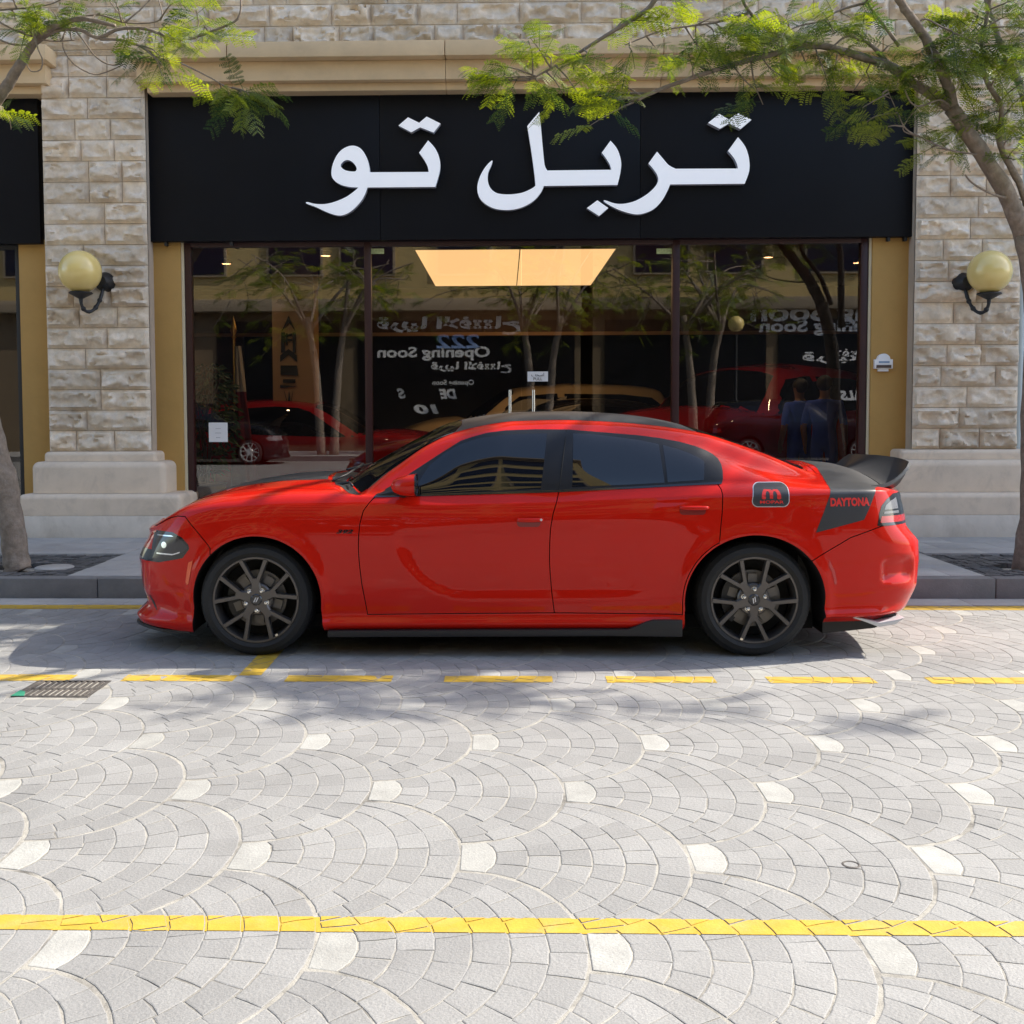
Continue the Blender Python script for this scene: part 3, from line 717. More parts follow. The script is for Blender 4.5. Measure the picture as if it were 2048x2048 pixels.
for q in ((1990,230,50,18),(2015,280,45,14),(1935,245,40,12),(1895,235,35,8),(1955,215,40,12),(1870,265,30,6),(1900,290,30,6),(2030,200,45,14),(2035,320,30,6),(1860,285,18,3)): B_(*q,9.4,px((1960,235),9.4))
# crown out of the picture, which dapples the road
r5=random.Random(5)
for c,rad,n in (((5.4,8.5,6.0),.75,56),((6.0,8.5,6.2),.8,56),((4.9,9.5,6.9),.9,36),((6.9,8.3,6.3),.7,48),((5.9,7.95,5.6),.5,36),((5.0,7.9,5.5),.4,28),((6.9,9.1,6.2),.8,30),((4.3,8.0,5.5),.3,10),((7.8,7.3,5.6),.25,10)):
    for t in range(max(1,n//12)): bl.append((Vector(c)+Vector((r5.gauss(0,.4),r5.gauss(0,.4),r5.gauss(0,.3)))*rad,rad*.55,12,Vector(c)+Vector((0,.3,-.4))))
bs,ds,ls=twigs_and_fronds(mb,bl,3)
mb.build('trunk',M['bark'],tr_,smooth=True)
crown_mesh(*fronds(bs,ds,ls,seed=1),tr_)

# --- tree at the left edge
LIMBS.clear()
tl_ = empty('tree',(-4.27,9.68,PZ),'leaning feathery leaved tree at the left edge, its thick trunk in dark cobbles','tree')
mb=MB()
limb(mb,[Vector((-4.255,9.68,PZ-.05)),px((32,1120),9.68),px((22,1040),9.7),px((10,960),9.72),px((-12,880),9.72),px((-40,760),9.7),px((-70,600),9.6),px((-85,480),9.5),px((-70,380),9.4),px((-45,300),9.3),px((-10,205),9.2)],.118,.072,14,.012)
A1=limb(mb,[px(p,Y) for p,Y in (((-10,205),9.2),((15,170),9.15),((40,130),9.1),((62,95),9.05),((85,68),9.0),((120,48),8.95),((170,38),8.9),((230,52),8.88))],.052,.014,9,.012)
limb(mb,[px(p,Y) for p,Y in (((-40,300),9.3),((-60,150),9.2),((-40,0),9.0),((20,-140),8.6),((60,-260),8.2))],.06,.03,9)
A2=limb(mb,[px(p,Y) for p,Y in (((65,92),9.05),((110,62),9.0),((160,60),8.95),((195,75),8.92),((240,58),8.9),((290,58),8.88),((340,75),8.86),((375,78),8.85),((410,68),8.85),((450,52),8.83),((475,38),8.82),((482,10),8.8),((478,-30),8.8))],.018,.007,7,.02)
A3=limb(mb,[px(p,Y) for p,Y in (((200,78),8.92),((245,80),8.9),((280,92),8.88),((310,105),9.2),((370,130),9.7),((420,155),10.1),((450,172),10.3),((478,178),10.4))],.013,.004,6,.02)
for L_ in ([(0,45),(40,65),(100,82),(150,80)],[(70,85),(68,60),(75,95),(85,120),(80,140),(62,142),(52,125)],[(150,60),(170,85),(190,112),(215,128),(238,128),(252,112),(257,75),(250,45),(225,10),(200,-30)],[(250,45),(280,20),(310,-10)],[(150,35),(200,30),(255,46),(320,40),(318,0)],[(125,85),(130,105),(150,130),(185,148),(210,145),(250,128)],[(0,20),(60,15),(110,5),(150,-20)],[(0,80),(30,90),(70,88)]):
    limb(mb,[px(p,8.95+.1*i/len(L_)) for i,p in enumerate(L_)],.0075,.0045,6,.03)
bl=[]
for q in ((25,28,40,12),(75,18,50,16),(115,50,40,10),(20,70,25,4),(150,20,40,8),(200,15,40,6),(225,35,28,6)): B_(*q,8.95,px((90,65),9.0))
for q in ((335,25,42,8),(385,60,30,8),(410,85,28,8),(355,10,40,8),(390,20,30,6)): B_(*q,8.85,A2[34])
for q in ((320,95,38,8),(340,120,26,6),(375,105,32,6),(245,140,16,2),(330,148,14,2)): B_(*q,8.84,A3[16])
B_(10,225,24,6,9.2,px((-20,215),9.2)); B_(18,250,14,2,9.2,px((-20,230),9.2))
for q in ((430,185,8,5),(480,190,10,6),(500,195,10,6),(520,185,10,5),(460,200,10,5)): bl.append((px(q[:2],10.4),.06,q[3],A3[-1]))
r5=random.Random(8)
for c,rad,n in (((-4.0,8.2,5.6),.9,40),((-3.2,8.8,6.2),.9,36),((-4.6,9.2,6.4),1.,30),((-3.0,7.8,5.5),.6,24)):
    for t in range(max(1,n//12)): bl.append((Vector(c)+Vector((r5.gauss(0,.4),r5.gauss(0,.4),r5.gauss(0,.3)))*rad,rad*.55,12,Vector(c)+Vector((0,.3,-.4))))
bs,ds,ls=twigs_and_fronds(mb,bl,4)
# the hanging spray in front of the sign
for i in range(9):
    bs.append(tuple(A3[-1]+Vector((rnd.uniform(-.12,.22),rnd.uniform(-.1,.1),rnd.uniform(-.02,.05))))); a=math.radians(-150+i*17); ds.append((math.cos(a)*.9+.3,rnd.uniform(-.4,.3),math.sin(a)*.9)); ls.append(rnd.uniform(.26,.42))
mb.build('trunk',M['bark'],tl_,smooth=True)
crown_mesh(*fronds(bs,ds,ls,seed=2),tl_)

# ------------------------------------------------------------------ cars: lofted bodies
def pchip(T):
    xs = np.array([t[0] for t in T],float); ys = np.array([t[1] for t in T],float)
    h = np.diff(xs); d = np.diff(ys)/h; m = np.zeros(len(xs))
    for i in range(1,len(xs)-1):
        if d[i-1]*d[i]>0:
            w1,w2 = 2*h[i]+h[i-1],h[i]+2*h[i-1]; m[i] = (w1+w2)/(w1/d[i-1]+w2/d[i])
    m[0],m[-1] = d[0],d[-1]
    def f(x):
        x = np.clip(x,xs[0],xs[-1]); i = np.clip(np.searchsorted(xs,x)-1,0,len(h)-1); t = (x-xs[i])/h[i]
        return ys[i]*(2*t**3-3*t*t+1)+m[i]*h[i]*(t**3-2*t*t+t)+ys[i+1]*(-2*t**3+3*t*t)+m[i+1]*h[i]*(t**3-t*t)
    return f
S0,S1 = -2.40,2.60
SEDAN = dict(
 base=[(-2.4,.935),(-1.5,.95),(-.7,.938),(.3,.935),(1.0,.945),(1.5,.957),(2.2,.945),(2.6,.925)],
 fF=[(0,.60),(.05,.71),(.12,.80),(.25,.885),(.45,.95),(.75,.99),(1.0,1),(5,1)],
 fR=[(0,.74),(.05,.815),(.12,.875),(.25,.93),(.45,.972),(.75,1),(5,1)],
 lines=[ # (y table or ('B',offset)), z table, front x offset, rear x offset
  ([(-2.4,0),(2.6,0)],[(-2.4,.165),(2.6,.2)],.04,-.14),
  ([(-2.4,.80),(2.6,.80)],[(-2.4,.165),(2.6,.2)],.04,-.14),
  (('B',.055),[(-2.4,.165),(-1.9,.135),(-1.1,.158),(1.1,.165),(1.95,.235),(2.45,.235),(2.6,.225)],.02,-.12),
  (('B',.006),[(-2.4,.205),(-1.1,.205),(1.1,.215),(2.0,.26),(2.6,.26)],.015,-.085),
  (('B',.026),[(-2.4,.262),(-1.1,.255),(1.1,.265),(2.0,.31),(2.6,.32)],.062,-.045),
  (('B',.008),[(-2.4,.40),(2.6,.41)],.055,-.01),
  (('B',.0),[(-2.4,.57),(2.6,.57)],.04,0.),
  (('B',.002),[(-2.4,.645),(-2,.70),(-1.3,.745),(1.5,.745),(2.6,.69)],.07,-.005),
  (('B',.010),[(-2.4,.69),(-2.2,.74),(-2,.79),(-1.3,.865),(0,.865),(1.3,.89),(2.2,.88),(2.6,.785)],.095,-.08),
  (('B',.036),[(-2.4,.725),(-2.2,.79),(-1.97,.872),(-1.75,.922),(-1.32,.952),(-.8,.952),(-.4,.945),(.31,.952),(1.1,.982),(1.32,.998),(1.7,1.010),(2.25,1.012),(2.45,.995),(2.6,.95)],.105,-.11),
  ([(-2.4,.90),(-2.2,.86),(-1.97,.85),(-1.3,.865),(-.8,.872),(.33,.868),(1.07,.862),(1.34,.855),(1.6,.845),(1.9,.85),(2.25,.86),(2.6,.86)],
   [(-2.4,.752),(-2.2,.832),(-1.97,.915),(-1.7,.972),(-1.3,1.0),(-.8,.992),(.33,1.02),(1.07,1.056),(1.34,1.068),(1.6,1.066),(1.9,1.05),(2.25,1.035),(2.45,1.022),(2.6,.99)],.10,-.11),
  ([(-2.4,.75),(-2.2,.74),(-1.3,.765),(-.95,.83),(-.8,.835),(-.55,.77),(-.4,.735),(-.137,.695),(.4,.68),(.98,.685),(1.2,.70),(1.36,.715),(1.6,.74),(1.9,.745),(2.25,.74),(2.6,.72)],
   [(-2.4,.757),(-2.2,.85),(-1.97,.935),(-1.7,.998),(-1.3,1.03),(-1.05,1.02),(-.84,.985),(-.80,.992),(-.553,1.141),(-.401,1.24),(-.268,1.322),(-.137,1.365),(.015,1.386),(.4,1.39),(.667,1.368),(.977,1.335),(1.196,1.285),(1.302,1.242),(1.42,1.195),(1.6,1.135),(1.8,1.09),(2.0,1.068),(2.25,1.055),(2.6,1.005)],.10,-.11),
  ([(-2.4,.56),(-2.2,.56),(-1.3,.60),(-1.0,.74),(-.9,.765),(-.7,.70),(-.494,.65),(-.3,.615),(-.1,.595),(.35,.585),(.95,.585),(1.27,.59),(1.43,.60),(1.65,.615),(1.87,.63),(2.0,.62),(2.3,.60),(2.6,.60)],
   [(-2.4,.762),(-2.2,.862),(-1.97,.945),(-1.7,1.015),(-1.3,1.052),(-1.05,1.04),(-.93,.985),(-.705,1.136),(-.494,1.281),(-.317,1.363),(-.096,1.419),(.071,1.44),(.346,1.446),(.676,1.433),(.952,1.409),(1.266,1.359),(1.43,1.309),(1.65,1.231),(1.87,1.137),(1.96,1.105),(2.25,1.085),(2.6,1.02)],.10,-.11),
  ([(-2.4,.30),(-1.3,.33),(-1.0,.40),(-.6,.36),(0,.33),(1.6,.34),(1.9,.36),(2.3,.33),(2.6,.33)],
   [(-2.4,.767),(-2.2,.872),(-1.97,.958),(-1.7,1.03),(-1.4,1.07),(-1.17,1.078),(-1.04,1.045),(-.9,1.11),(-.6,1.28),(-.36,1.397),(-.2,1.44),(0,1.472),(.13,1.483),(.4,1.49),(.7,1.478),(.93,1.455),(1.17,1.41),(1.35,1.355),(1.6,1.27),(1.83,1.18),(1.94,1.145),(2.03,1.148),(2.25,1.13),(2.6,1.035)],.10,-.11),
  ([(-2.4,0),(2.6,0)],
   [(-2.4,.77),(-2.2,.878),(-1.97,.963),(-1.7,1.035),(-1.4,1.078),(-1.20,1.088),(-1.08,1.05),(-.9,1.15),(-.6,1.315),(-.36,1.428),(-.2,1.463),(0,1.49),(.13,1.498),(.4,1.503),(.7,1.49),(.93,1.467),(1.17,1.42),(1.35,1.365),(1.6,1.28),(1.83,1.19),(1.95,1.152),(2.05,1.158),(2.25,1.142),(2.6,1.045)],.10,-.11)],
 sub=[2,3,3,3,5,6,4,5,5,6,8,5,7,6])
def smooth(t): t = np.clip(t,0,1); return t*t*(3-2*t)
def loft(D, ds=.02, subk=1., bow=.075):
    """closed body surface; returns verts, quads (near side is -y)"""
    st = [S0+.006*i for i in range(12)]
    while st[-1]<S1-.075: st.append(st[-1]+ds)
    st += list(np.linspace(st[-1]+ds*.8,S1,11)); s = np.array(st); n = len(s)
    base = pchip(D['base'])(s)
    fr = pchip(D['fF'])(s-S0)*pchip(D['fR'])(S1-s)
    wf = 1-smooth((s-S0)/.5); wr = 1-smooth((S1-s)/.45)
    K = len(D['lines']); Y = np.zeros((n,K)); Z = np.zeros((n,K)); X = np.zeros((n,K))
    for k,(yt,zt,fo,ro) in enumerate(D['lines']):
        Y[:,k] = (base-yt[1] if yt[0]=='B' else pchip(yt)(s))*fr
        Z[:,k] = pchip(zt)(s); X[:,k] = s+fo*wf+ro*wr
    par = []
    for k in range(K-1):
        m = max(1,round(D['sub'][k]*subk)); par += [k+j/m for j in range(m)]
    par.append(K-1); par = np.array(par); kk = np.arange(K)
    P = np.zeros((n,len(par),3))
    for i in range(n):
        P[i,:,0] = np.interp(par,kk,X[i]); P[i,:,1] = pchip(list(zip(kk,Y[i])))(par)+.019*np.sin(np.pi*np.clip(par-10,0,1))*smooth((s[i]+.95)/.3)*smooth((1.75-s[i])/.3); P[i,:,2] = pchip(list(zip(kk,Z[i])))(par)
    return s,P
def car_mesh(P, disp=None, bow=.075, nb=12):
    n,m,_ = P.shape; vs = []; idx = {}
    def vid(i,j,side):                                # side 0 near(-y) 1 far ; j=0 and j=m-1 shared
        if j in (0,m-1): side = 0
        k=(i,j,side)
        if k not in idx:
            p = P[i,j]; idx[k]=len(vs); vs.append([p[0],(-1 if side==0 else 1)*p[1],p[2]])
        return idx[k]
    fs = []
    for i in range(n-1):
        for j in range(m-1):
            for sd in (0,1):
                q = [vid(i,j,sd),vid(i+1,j,sd),vid(i+1,j+1,sd),vid(i,j+1,sd)]
                fs.append(q if sd==0 else q[::-1])
    # end caps: rungs bowed across the car
    for i,sg_ in ((0,-1),(n-1,1)):
        rows = []
        for j in range(m):
            if j in (0,m-1): rows.append([vid(i,j,0)]*(nb+1)); continue
            a,b = vid(i,j,0),vid(i,j,1); r=[a]; y0 = vs[a][1]
            for t in range(1,nb):
                y = y0*(1-2*t/nb); vs.append([vs[a][0]+sg_*bow*(1-(y/y0)**2),y,vs[a][2]]); r.append(len(vs)-1)
            r.append(b); rows.append(r)
        for j in range(m-1):
            for t in range(nb):
                q = [rows[j][t],rows[j][t+1],rows[j+1][t+1],rows[j+1][t]]
                q = [v for a,v in enumerate(q) if v not in q[:a]]
                if len(q)>2: fs.append(q[::-1] if sg_<0 else q)
    return vs,fs
def to_mesh(vs,fs,name='body'):
    me = bpy.data.meshes.new(name); me.from_pydata(vs,[],fs)
    b = bmesh.new(); b.from_mesh(me); bmesh.ops.remove_doubles(b,verts=b.verts,dist=1e-6); bmesh.ops.recalc_face_normals(b,faces=b.faces)
    if sum(f.calc_center_median().dot(f.normal)*f.calc_area() for f in b.faces)<0: bmesh.ops.reverse_faces(b,faces=b.faces)
    b.to_mesh(me); b.free(); me.polygons.foreach_set('use_smooth',[True]*len(me.polygons)); me.update(); return me
_oa = bpy.data.objects.new('a',bpy.data.meshes.new('a')); _ob = bpy.data.objects.new('b',bpy.data.meshes.new('b'))
def boolean(A,B,op):
    C.objects.link(_oa); C.objects.link(_ob); _oa.data = A; _ob.data = B
    md = _oa.modifiers.new('m','BOOLEAN'); md.operation = op; md.object = _ob; md.solver = SOLVER
    dg = bpy.context.evaluated_depsgraph_get(); dg.update()
    me = bpy.data.meshes.new_from_object(_oa.evaluated_get(dg)); _oa.modifiers.clear()
    C.objects.unlink(_oa); C.objects.unlink(_ob); return me
SOLVER = 'MANIFOLD'
def prism_mesh(poly,h0,h1,axis='y'):
    m = MB(); m.prism(poly,h0,h1,axis); me = bpy.data.meshes.new('p'); me.from_pydata(m.v,[],m.f)
    b = bmesh.new(); b.from_mesh(me); bmesh.ops.recalc_face_normals(b,faces=b.faces); b.to_mesh(me); b.free(); return me
def grow(poly,d):
    n = len(poly); o = []; A = sum(poly[i][0]*poly[(i+1)%n][1]-poly[(i+1)%n][0]*poly[i][1] for i in range(n)); s = 1 if A>0 else -1
    for i in range(n):
        a,p,b = poly[i-1],poly[i],poly[(i+1)%n]; nx=ny=0
        for q,r in ((a,p),(p,b)):
            dx,dy = r[0]-q[0],r[1]-q[1]; l = math.hypot(dx,dy) or 1e-9; nx += dy/l*s; ny -= dx/l*s
        l2 = (nx*nx+ny*ny)/2 or 1
        o.append((p[0]+nx/l2*d/1.0, p[1]+ny/l2*d/1.0) if l2>.35 else (p[0]+nx*d,p[1]+ny*d))
    return o
class Skin:
    """the untouched body surface: used to copy its smooth normals on to every panel cut from it"""
    def __init__(s, me):
        s.me = me; bm = bmesh.new(); bm.from_mesh(me); bmesh.ops.triangulate(bm,faces=bm.faces); bm.verts.ensure_lookup_table(); bm.normal_update()
        s.bvh = BVHTree.FromBMesh(bm); s.tri = [[v.index for v in f.verts] for f in bm.faces]
        s.co = [v.co.copy() for v in bm.verts]; s.no = [v.normal.copy() for v in bm.verts]; bm.free()
    def normal(s,p):
        loc,n,i,d = s.bvh.find_nearest(p)
        if i is None: return None,9
        a,b,c = s.tri[i]; A,B,Cc = s.co[a],s.co[b],s.co[c]
        v0,v1,v2 = B-A,Cc-A,loc-A; d00,d01,d11,d20,d21 = v0.dot(v0),v0.dot(v1),v1.dot(v1),v2.dot(v0),v2.dot(v1); den = d00*d11-d01*d01
        if abs(den)<1e-16: return n,d
        v = (d11*d20-d01*d21)/den; w = (d00*d21-d01*d20)/den
        r = s.no[a]*(1-v-w)+s.no[b]*v+s.no[c]*w
        return (r.normalized() if r.length>1e-6 else n), d
    def y_at(s,x,z,near=True,extra=0.):
        h = s.bvh.ray_cast(Vector((x,-3 if near else 3,z)),Vector((0,1 if near else -1,0)))
        return h[0].y if h[0] else None
    def dress(s, me, mats, tol=4e-4):
        """outer faces get mats[0] and the body's normals, cut faces mats[1]"""
        me.materials.clear()
        for m in mats: me.materials.append(m)
        nrm = [None]*len(me.loops); cache = {}; mi = []
        for p in me.polygons:
            nb,d = s.normal(p.center); outer = d<3e-3 and nb is not None and nb.dot(p.normal)>.72
            ns = []
            if outer:
                for vi in p.vertices:
                    if vi not in cache: cache[vi] = s.normal(me.vertices[vi].co)
                    ns.append(cache[vi])
                outer = all(q[1]<6e-3 for q in ns)
            mi.append(0 if outer or len(mats)<2 else 1)
            for k,li in enumerate(p.loop_indices): nrm[li] = ns[k][0] if outer else p.normal.copy()
        me.polygons.foreach_set('material_index',mi); me.polygons.foreach_set('use_smooth',[True]*len(me.polygons))
        me.normals_split_custom_set(nrm); me.update(); return me
    def patch(s, name, cutters, off, m, parent, mirror=False, both=False, keep=None):
        """thin skin lying off metres above the body inside every cutter"""
        me = s.me
        for c in cutters: me = boolean(me,c,'INTERSECT')
        b = bmesh.new(); b.from_mesh(me); nr = {}
        kill = []
        for f in b.faces:
            n,d = s.normal(f.calc_center_median())
            if d>3e-3 or n.dot(f.normal)<.72 or any(s.normal(v.co)[1]>5e-4 for v in f.verts): kill.append(f)
            elif keep and not keep(f.calc_center_median()): kill.append(f)
        bmesh.ops.delete(b,geom=kill,context='FACES')
        for v in b.verts: nr[v.index] = s.normal(v.co)[0]
        b.verts.index_update()
        ns = [s.normal(v.co)[0] for v in b.verts]
        for v,n in zip(b.verts,ns): v.co += n*off
        me = bpy.data.meshes.new(name); b.to_mesh(me); b.free(); me.materials.clear(); me.materials.append(m)
        me.polygons.foreach_set('material_index',[0]*len(me.polygons)); me.polygons.foreach_set('use_smooth',[True]*len(me.polygons))
        if len(me.polygons): me.normals_split_custom_set_from_vertices(ns)
        me.update(); r = link(name,me,parent,local=True)
        if both: r2 = link(name,mirror_y(me),parent,local=True)
        return r
def mirror_y(me):
    c = me.copy(); no = [Vector(n.vector) for n in me.corner_normals]
    c.transform(Matrix.Diagonal((1,-1,1,1))); c.flip_normals(); c.update()
    # after the flip each face's loops run backwards, keeping its first corner
    nn = [None]*len(no)
    for p in c.polygons:
        li = list(p.loop_indices); src = [li[0]]+li[:0:-1]
        for a,b in zip(li,src): nn[a] = Vector((no[b].x,-no[b].y,no[b].z))
    c.normals_split_custom_set(nn); return c
def densify(poly,d=.03):
    o=[]
    for i in range(len(poly)):
        p,q = poly[i],poly[(i+1)%len(poly)]; n = max(1,int(math.hypot(q[0]-p[0],q[1]-p[1])/d))
        o += [(p[0]+(q[0]-p[0])*t/n,p[1]+(q[1]-p[1])*t/n) for t in range(n)]
    return o

def paint(name,col,coat=1.,rough=.35,metal=0.,flake=0):
    m = mat(name,col,rough,metal=metal,coat=coat,var=.02,vscale=3); b = m.node_tree.nodes['Principled BSDF']
    b.inputs['Coat Roughness'].default_value=.004; b.inputs['Coat IOR'].default_value=1.34; b.inputs['Specular IOR Level'].default_value=.02; return m
M['red'] = paint('red_paint',(.52,.011,.004))
M['satin'] = mat('satin_black',(.030,.030,.032),.42,var=.05)
M['gloss'] = mat('gloss_black',(.006,.006,.008),.12,coat=.5)
M['trim'] = mat('window_trim',(.009,.010,.013),.4,spec=.3)
M['plastic'] = mat('black_plastic',(.012,.012,.013),.5)
M['liner'] = mat('wheel_liner',(.006,.006,.006),.9)
M['tint'] = mat('tinted_glass',(.004,.004,.005),.0,spec=.5,coat=0); M['tint'].node_tree.nodes['Principled BSDF'].inputs['IOR'].default_value=1.62
M['tyre'] = mat('tyre_rubber',(.010,.010,.010),.75,bump=.25,bscale=70,var=.2,vscale=8)
M['rim'] = mat('graphite_wheel',(.125,.116,.11),.36,metal=.75,var=.05)
M['disc'] = mat('brake_disc',(.16,.15,.14),.5,metal=.6)
M['nut'] = mat('steel_nut',(.75,.73,.68),.25,metal=.9)
M['chrome'] = mat('headlamp_reflector',(.55,.57,.6),.12,metal=1)
M['lens'] = glass_mat('clear_lens',(.9,.92,.95),1.5)
M['redlens'] = mat('red_lens',(.45,.01,.008),.12,coat=.8)
M['clearlens'] = mat('frosted_lens',(.17,.17,.18),.25,coat=.6)
M['amber'] = mat('orange_marker',(.75,.09,.015),.2,coat=.6)
M['silver'] = mat('silver_trim',(.62,.62,.63),.3,metal=.3)
M['decalred'] = mat('red_decal',(.66,.02,.012),.4)
# ------------------------------------------------------------------ wheels
def make_wheel(parent, x, y, z, R=.36, w=.25, rot=0., rim='rim', detail=True, spokes=5):
    """wheel whose outer face looks to -y"""
    wr = empty('wheel',(0,0,0)); wr.parent = parent; wr.location = (x,y,z); r0 = R*.757
    m = MB(); prof = [(r0-.012,.0),(r0+.006,.012),(r0+.02,.018),(R-.06,.022),(R-.03,.012),(R-.012,-.012),(R-.001,-.035)]
    for q in range(1,4): prof += [(R,-.035-.05*q+.012),(R-.008,-.035-.05*q+.010),(R-.008,-.035-.05*q),(R,-.035-.05*q-.002)]
    prof += [(R,-w+.03),(R-.02,-w),(r0-.01,-w+.01)]
    m.lathe(prof,(0,0,0),'y',96)
    if detail:                                        # shoulder tread blocks
        for i in range(72):
            a = 2*math.pi*i/72
            for (h0,h1) in ((-.014,-.075),(-.09,-.15)):
                p=[]
                for da,rr in ((0,R-.012),(.055,R-.012),(.055,R+.0025),(0,R+.0025)):
                    for hh in (h0,h1):
                        rr2 = rr-(.011 if hh==-.014 and rr>R else 0)
                        p.append((rr2*math.cos(a+da),-hh,rr2*math.sin(a+da)))
                m.add(p,[(0,1,3,2),(2,3,5,4),(4,5,7,6),(6,7,1,0),(0,2,4,6),(1,7,5,3)])
    m.build('tyre',M['tyre'],wr,smooth=True,angle=.6,local=True)
    rm = M[rim]; m = MB()
    m.lathe([(r0-.004,-.19),(r0-.03,-.10),(r0-.022,-.03),(r0-.018,-.004),(r0-.012,.010),(r0-.002,.012),(r0+.004,.006),(r0+.002,-.01)],(0,0,0),'y',72)
    def spoke(a0,rA,aA,rB,wA,wB,dA,dB):
        p0 = Vector((rA*math.cos(a0),0,rA*math.sin(a0))); p1 = Vector((rB*math.cos(aA),0,rB*math.sin(aA)))
        d = (p1-p0).normalized(); n = Vector((-d.z,0,d.x)); vs=[]
        for p,wd,dp in ((p0,wA,dA),(p0.lerp(p1,.5),(wA+wB)/2*.92,(dA+dB)/2+.002),(p1,wB,dB)):
            for sx,yy in ((-.5,dp+.0),(-.36,dp-.010),(.36,dp-.010),(.5,dp+.0),(.5,dp+.032),(-.5,dp+.032)):
                vs.append(p+n*wd*sx+Vector((0,yy,0)))
        fs=[]
        for i in range(2):
            for j in range(6): k=(j+1)%6; fs.append((i*6+j,i*6+k,(i+1)*6+k,(i+1)*6+j))
        m.add(vs,fs)
    for i in range(spokes):
        a = rot+2*math.pi*i/spokes
        if spokes==5:
            for sg_ in (-1,1): spoke(a+sg_*.11,.108*R/.36,a+sg_*math.radians(17.5),r0-.010,.028,.032,.010,-.006)
            # hub lobe
            spoke(a,.04*R/.36,a,.135*R/.36,.088,.048,.012,.007)
        else: spoke(a,.05,a,r0-.012,.035,.03,.01,-.004)
    m.lathe([(0,-.004),(.062,-.004),(.072,-.010),(.092,-.012),(.10,-.02),(.10,-.05)],(0,0,0),'y',40)
    m.build('rim',rm,wr,smooth=True,angle=.5,local=True)
    m = MB(); m.lathe([(0,-.075),(.175,-.075),(.175,-.10),(0,-.10)],(0,0,0),'y',48); m.lathe([(0,-.05),(.085,-.052),(.09,-.075)],(0,0,0),'y',32)
    for q in range(5):
        a = rot+.63+q*2*math.pi/5; c,s = math.cos(a),math.sin(a); u = [(.10,-.028),(.155,-.028),(.155,.028),(.10,.028)]
        m.prism([(c*p-s*t,s*p+c*t) for p,t in u],.052,.074,'y')
    m.build('brake_disc',M['disc'],wr,angle=.5,local=True)
    m = MB(); m.lathe([(.105,-.055),(.19,-.055),(.195,-.11),(.105,-.11)],(0,0,0),'y',14,2.5,4.0); m.build('brake_caliper',M['plastic'],wr,angle=.5,local=True)
    MB().lathe([(0,-.118),(r0-.03,-.118)],(0,0,0),'y',40).build('backing_plate',M['liner'],wr,local=True)
    if detail:
        m = MB(); m.lathe([(0,.004),(.03,.003),(.036,-.002),(.036,-.006)],(0,0,0),'y',32); cap = m.build('centre_cap',M['gloss'],wr,smooth=True,angle=.5,local=True)
        m = MB(); c,s = math.cos(rot-1.57),math.sin(rot-1.57)
        for o in (-.007,.007):
            q = [(-.011+o,-.014),(-.004+o,-.014),(.011+o,.014),(.004+o,.014)]
            m.prism([(c*p-s*t,s*p+c*t) for p,t in q],-.0055,-.0035,'y')
        m.build('emblem',M['silver'],cap,local=True)
        for q in range(5):
            a = rot+.63+q*2*math.pi/5; m = MB(); m.lathe([(0,.024),(.008,.023),(.0125,.017),(.0125,-.01)],(.066*math.cos(a),0,.066*math.sin(a)),'y',12)
            m.lathe([(.0105,-.003),(.016,-.0035)],(.066*math.cos(a),0,.066*math.sin(a)),'y',12)
            m.build('wheel_nut',M['nut'],wr,smooth=True,angle=.6,local=True)
        a = rot+(3.62 if x<0 else 2.2)
        m = MB(); c,s = math.cos(a),math.sin(a); u=[(r0-.022,-.008),(r0-.01,-.008),(r0-.01,.008),(r0-.022,.008)]
        m.prism([(c*p-s*t,s*p+c*t) for p,t in u],-.016,-.011,'y'); m.build('balance_weight',M['nut'],wr,local=True)
    return wr

# ------------------------------------------------------------------ the red saloon
CARX, CARY = -.01, 7.755
car = empty('parked_car',(CARX,CARY,0),'red four-door saloon with black roof, spoiler and tail stripe parked along the kerb','car')
s_,P_ = loft(SEDAN)
vs,fs = car_mesh(P_); V = np.array(vs)
def pl(x,T): return np.interp(x,[t[0] for t in T],[t[1] for t in T])
x,y,z = V[:,0].copy(),V[:,1].copy(),V[:,2].copy(); side = np.abs(y)>.70; sg_ = np.sign(y)
# wheel-arch lips
for cx,cz,rx,rz in ((-1.518,.35,.40,.40),(1.524,.35,.425,.405)):
    r = np.hypot((x-cx)/rx,(z-cz)/rz); bl_ = np.where(side & (z>.14)&(z<.95),.016*np.exp(-((r-1.03)/.085)**2)*smooth((r-.9)/.08),0)
    y += sg_*bl_
# door scallop: a shallow stamped recess open towards the rear
fx = pl(z,[(.30,.0),(.36,-.22),(.385,-.33),(.43,-.46),(.50,-.56),(.60,-.635),(.68,-.665),(.74,-.68),(.82,-.60),(.95,.2)])
zl = .355+.012*np.clip(x,-1,1); zu = pl(x,[(-.8,.775),(-.4,.80),(.2,.845),(1.2,.86)])
mk_ = smooth((x-fx)/.075)*smooth((z-zl)/.05)*smooth((zu-z)/.09)*smooth((1.25-x)/.7)
y -= sg_*np.where(side,.017*mk_,0)
# shoulder crease just below the belt
y += sg_*np.where(side,.006*np.exp(-((z-pl(x,[(-1,.95),(-.4,.93),(.3,.945),(1.1,.982),(2.3,1.012)]))/.016)**2)*smooth((x+.9)/.4),0)
# rear bumper side vent recess
m1 = smooth((x-2.30)/.05)*smooth((2.555-x)/.06)*smooth((z-.45)/.035)*smooth((.60-z)/.03)
x -= .028*m1; y -= sg_*np.where(side|(x>2.3),.018*m1,0)
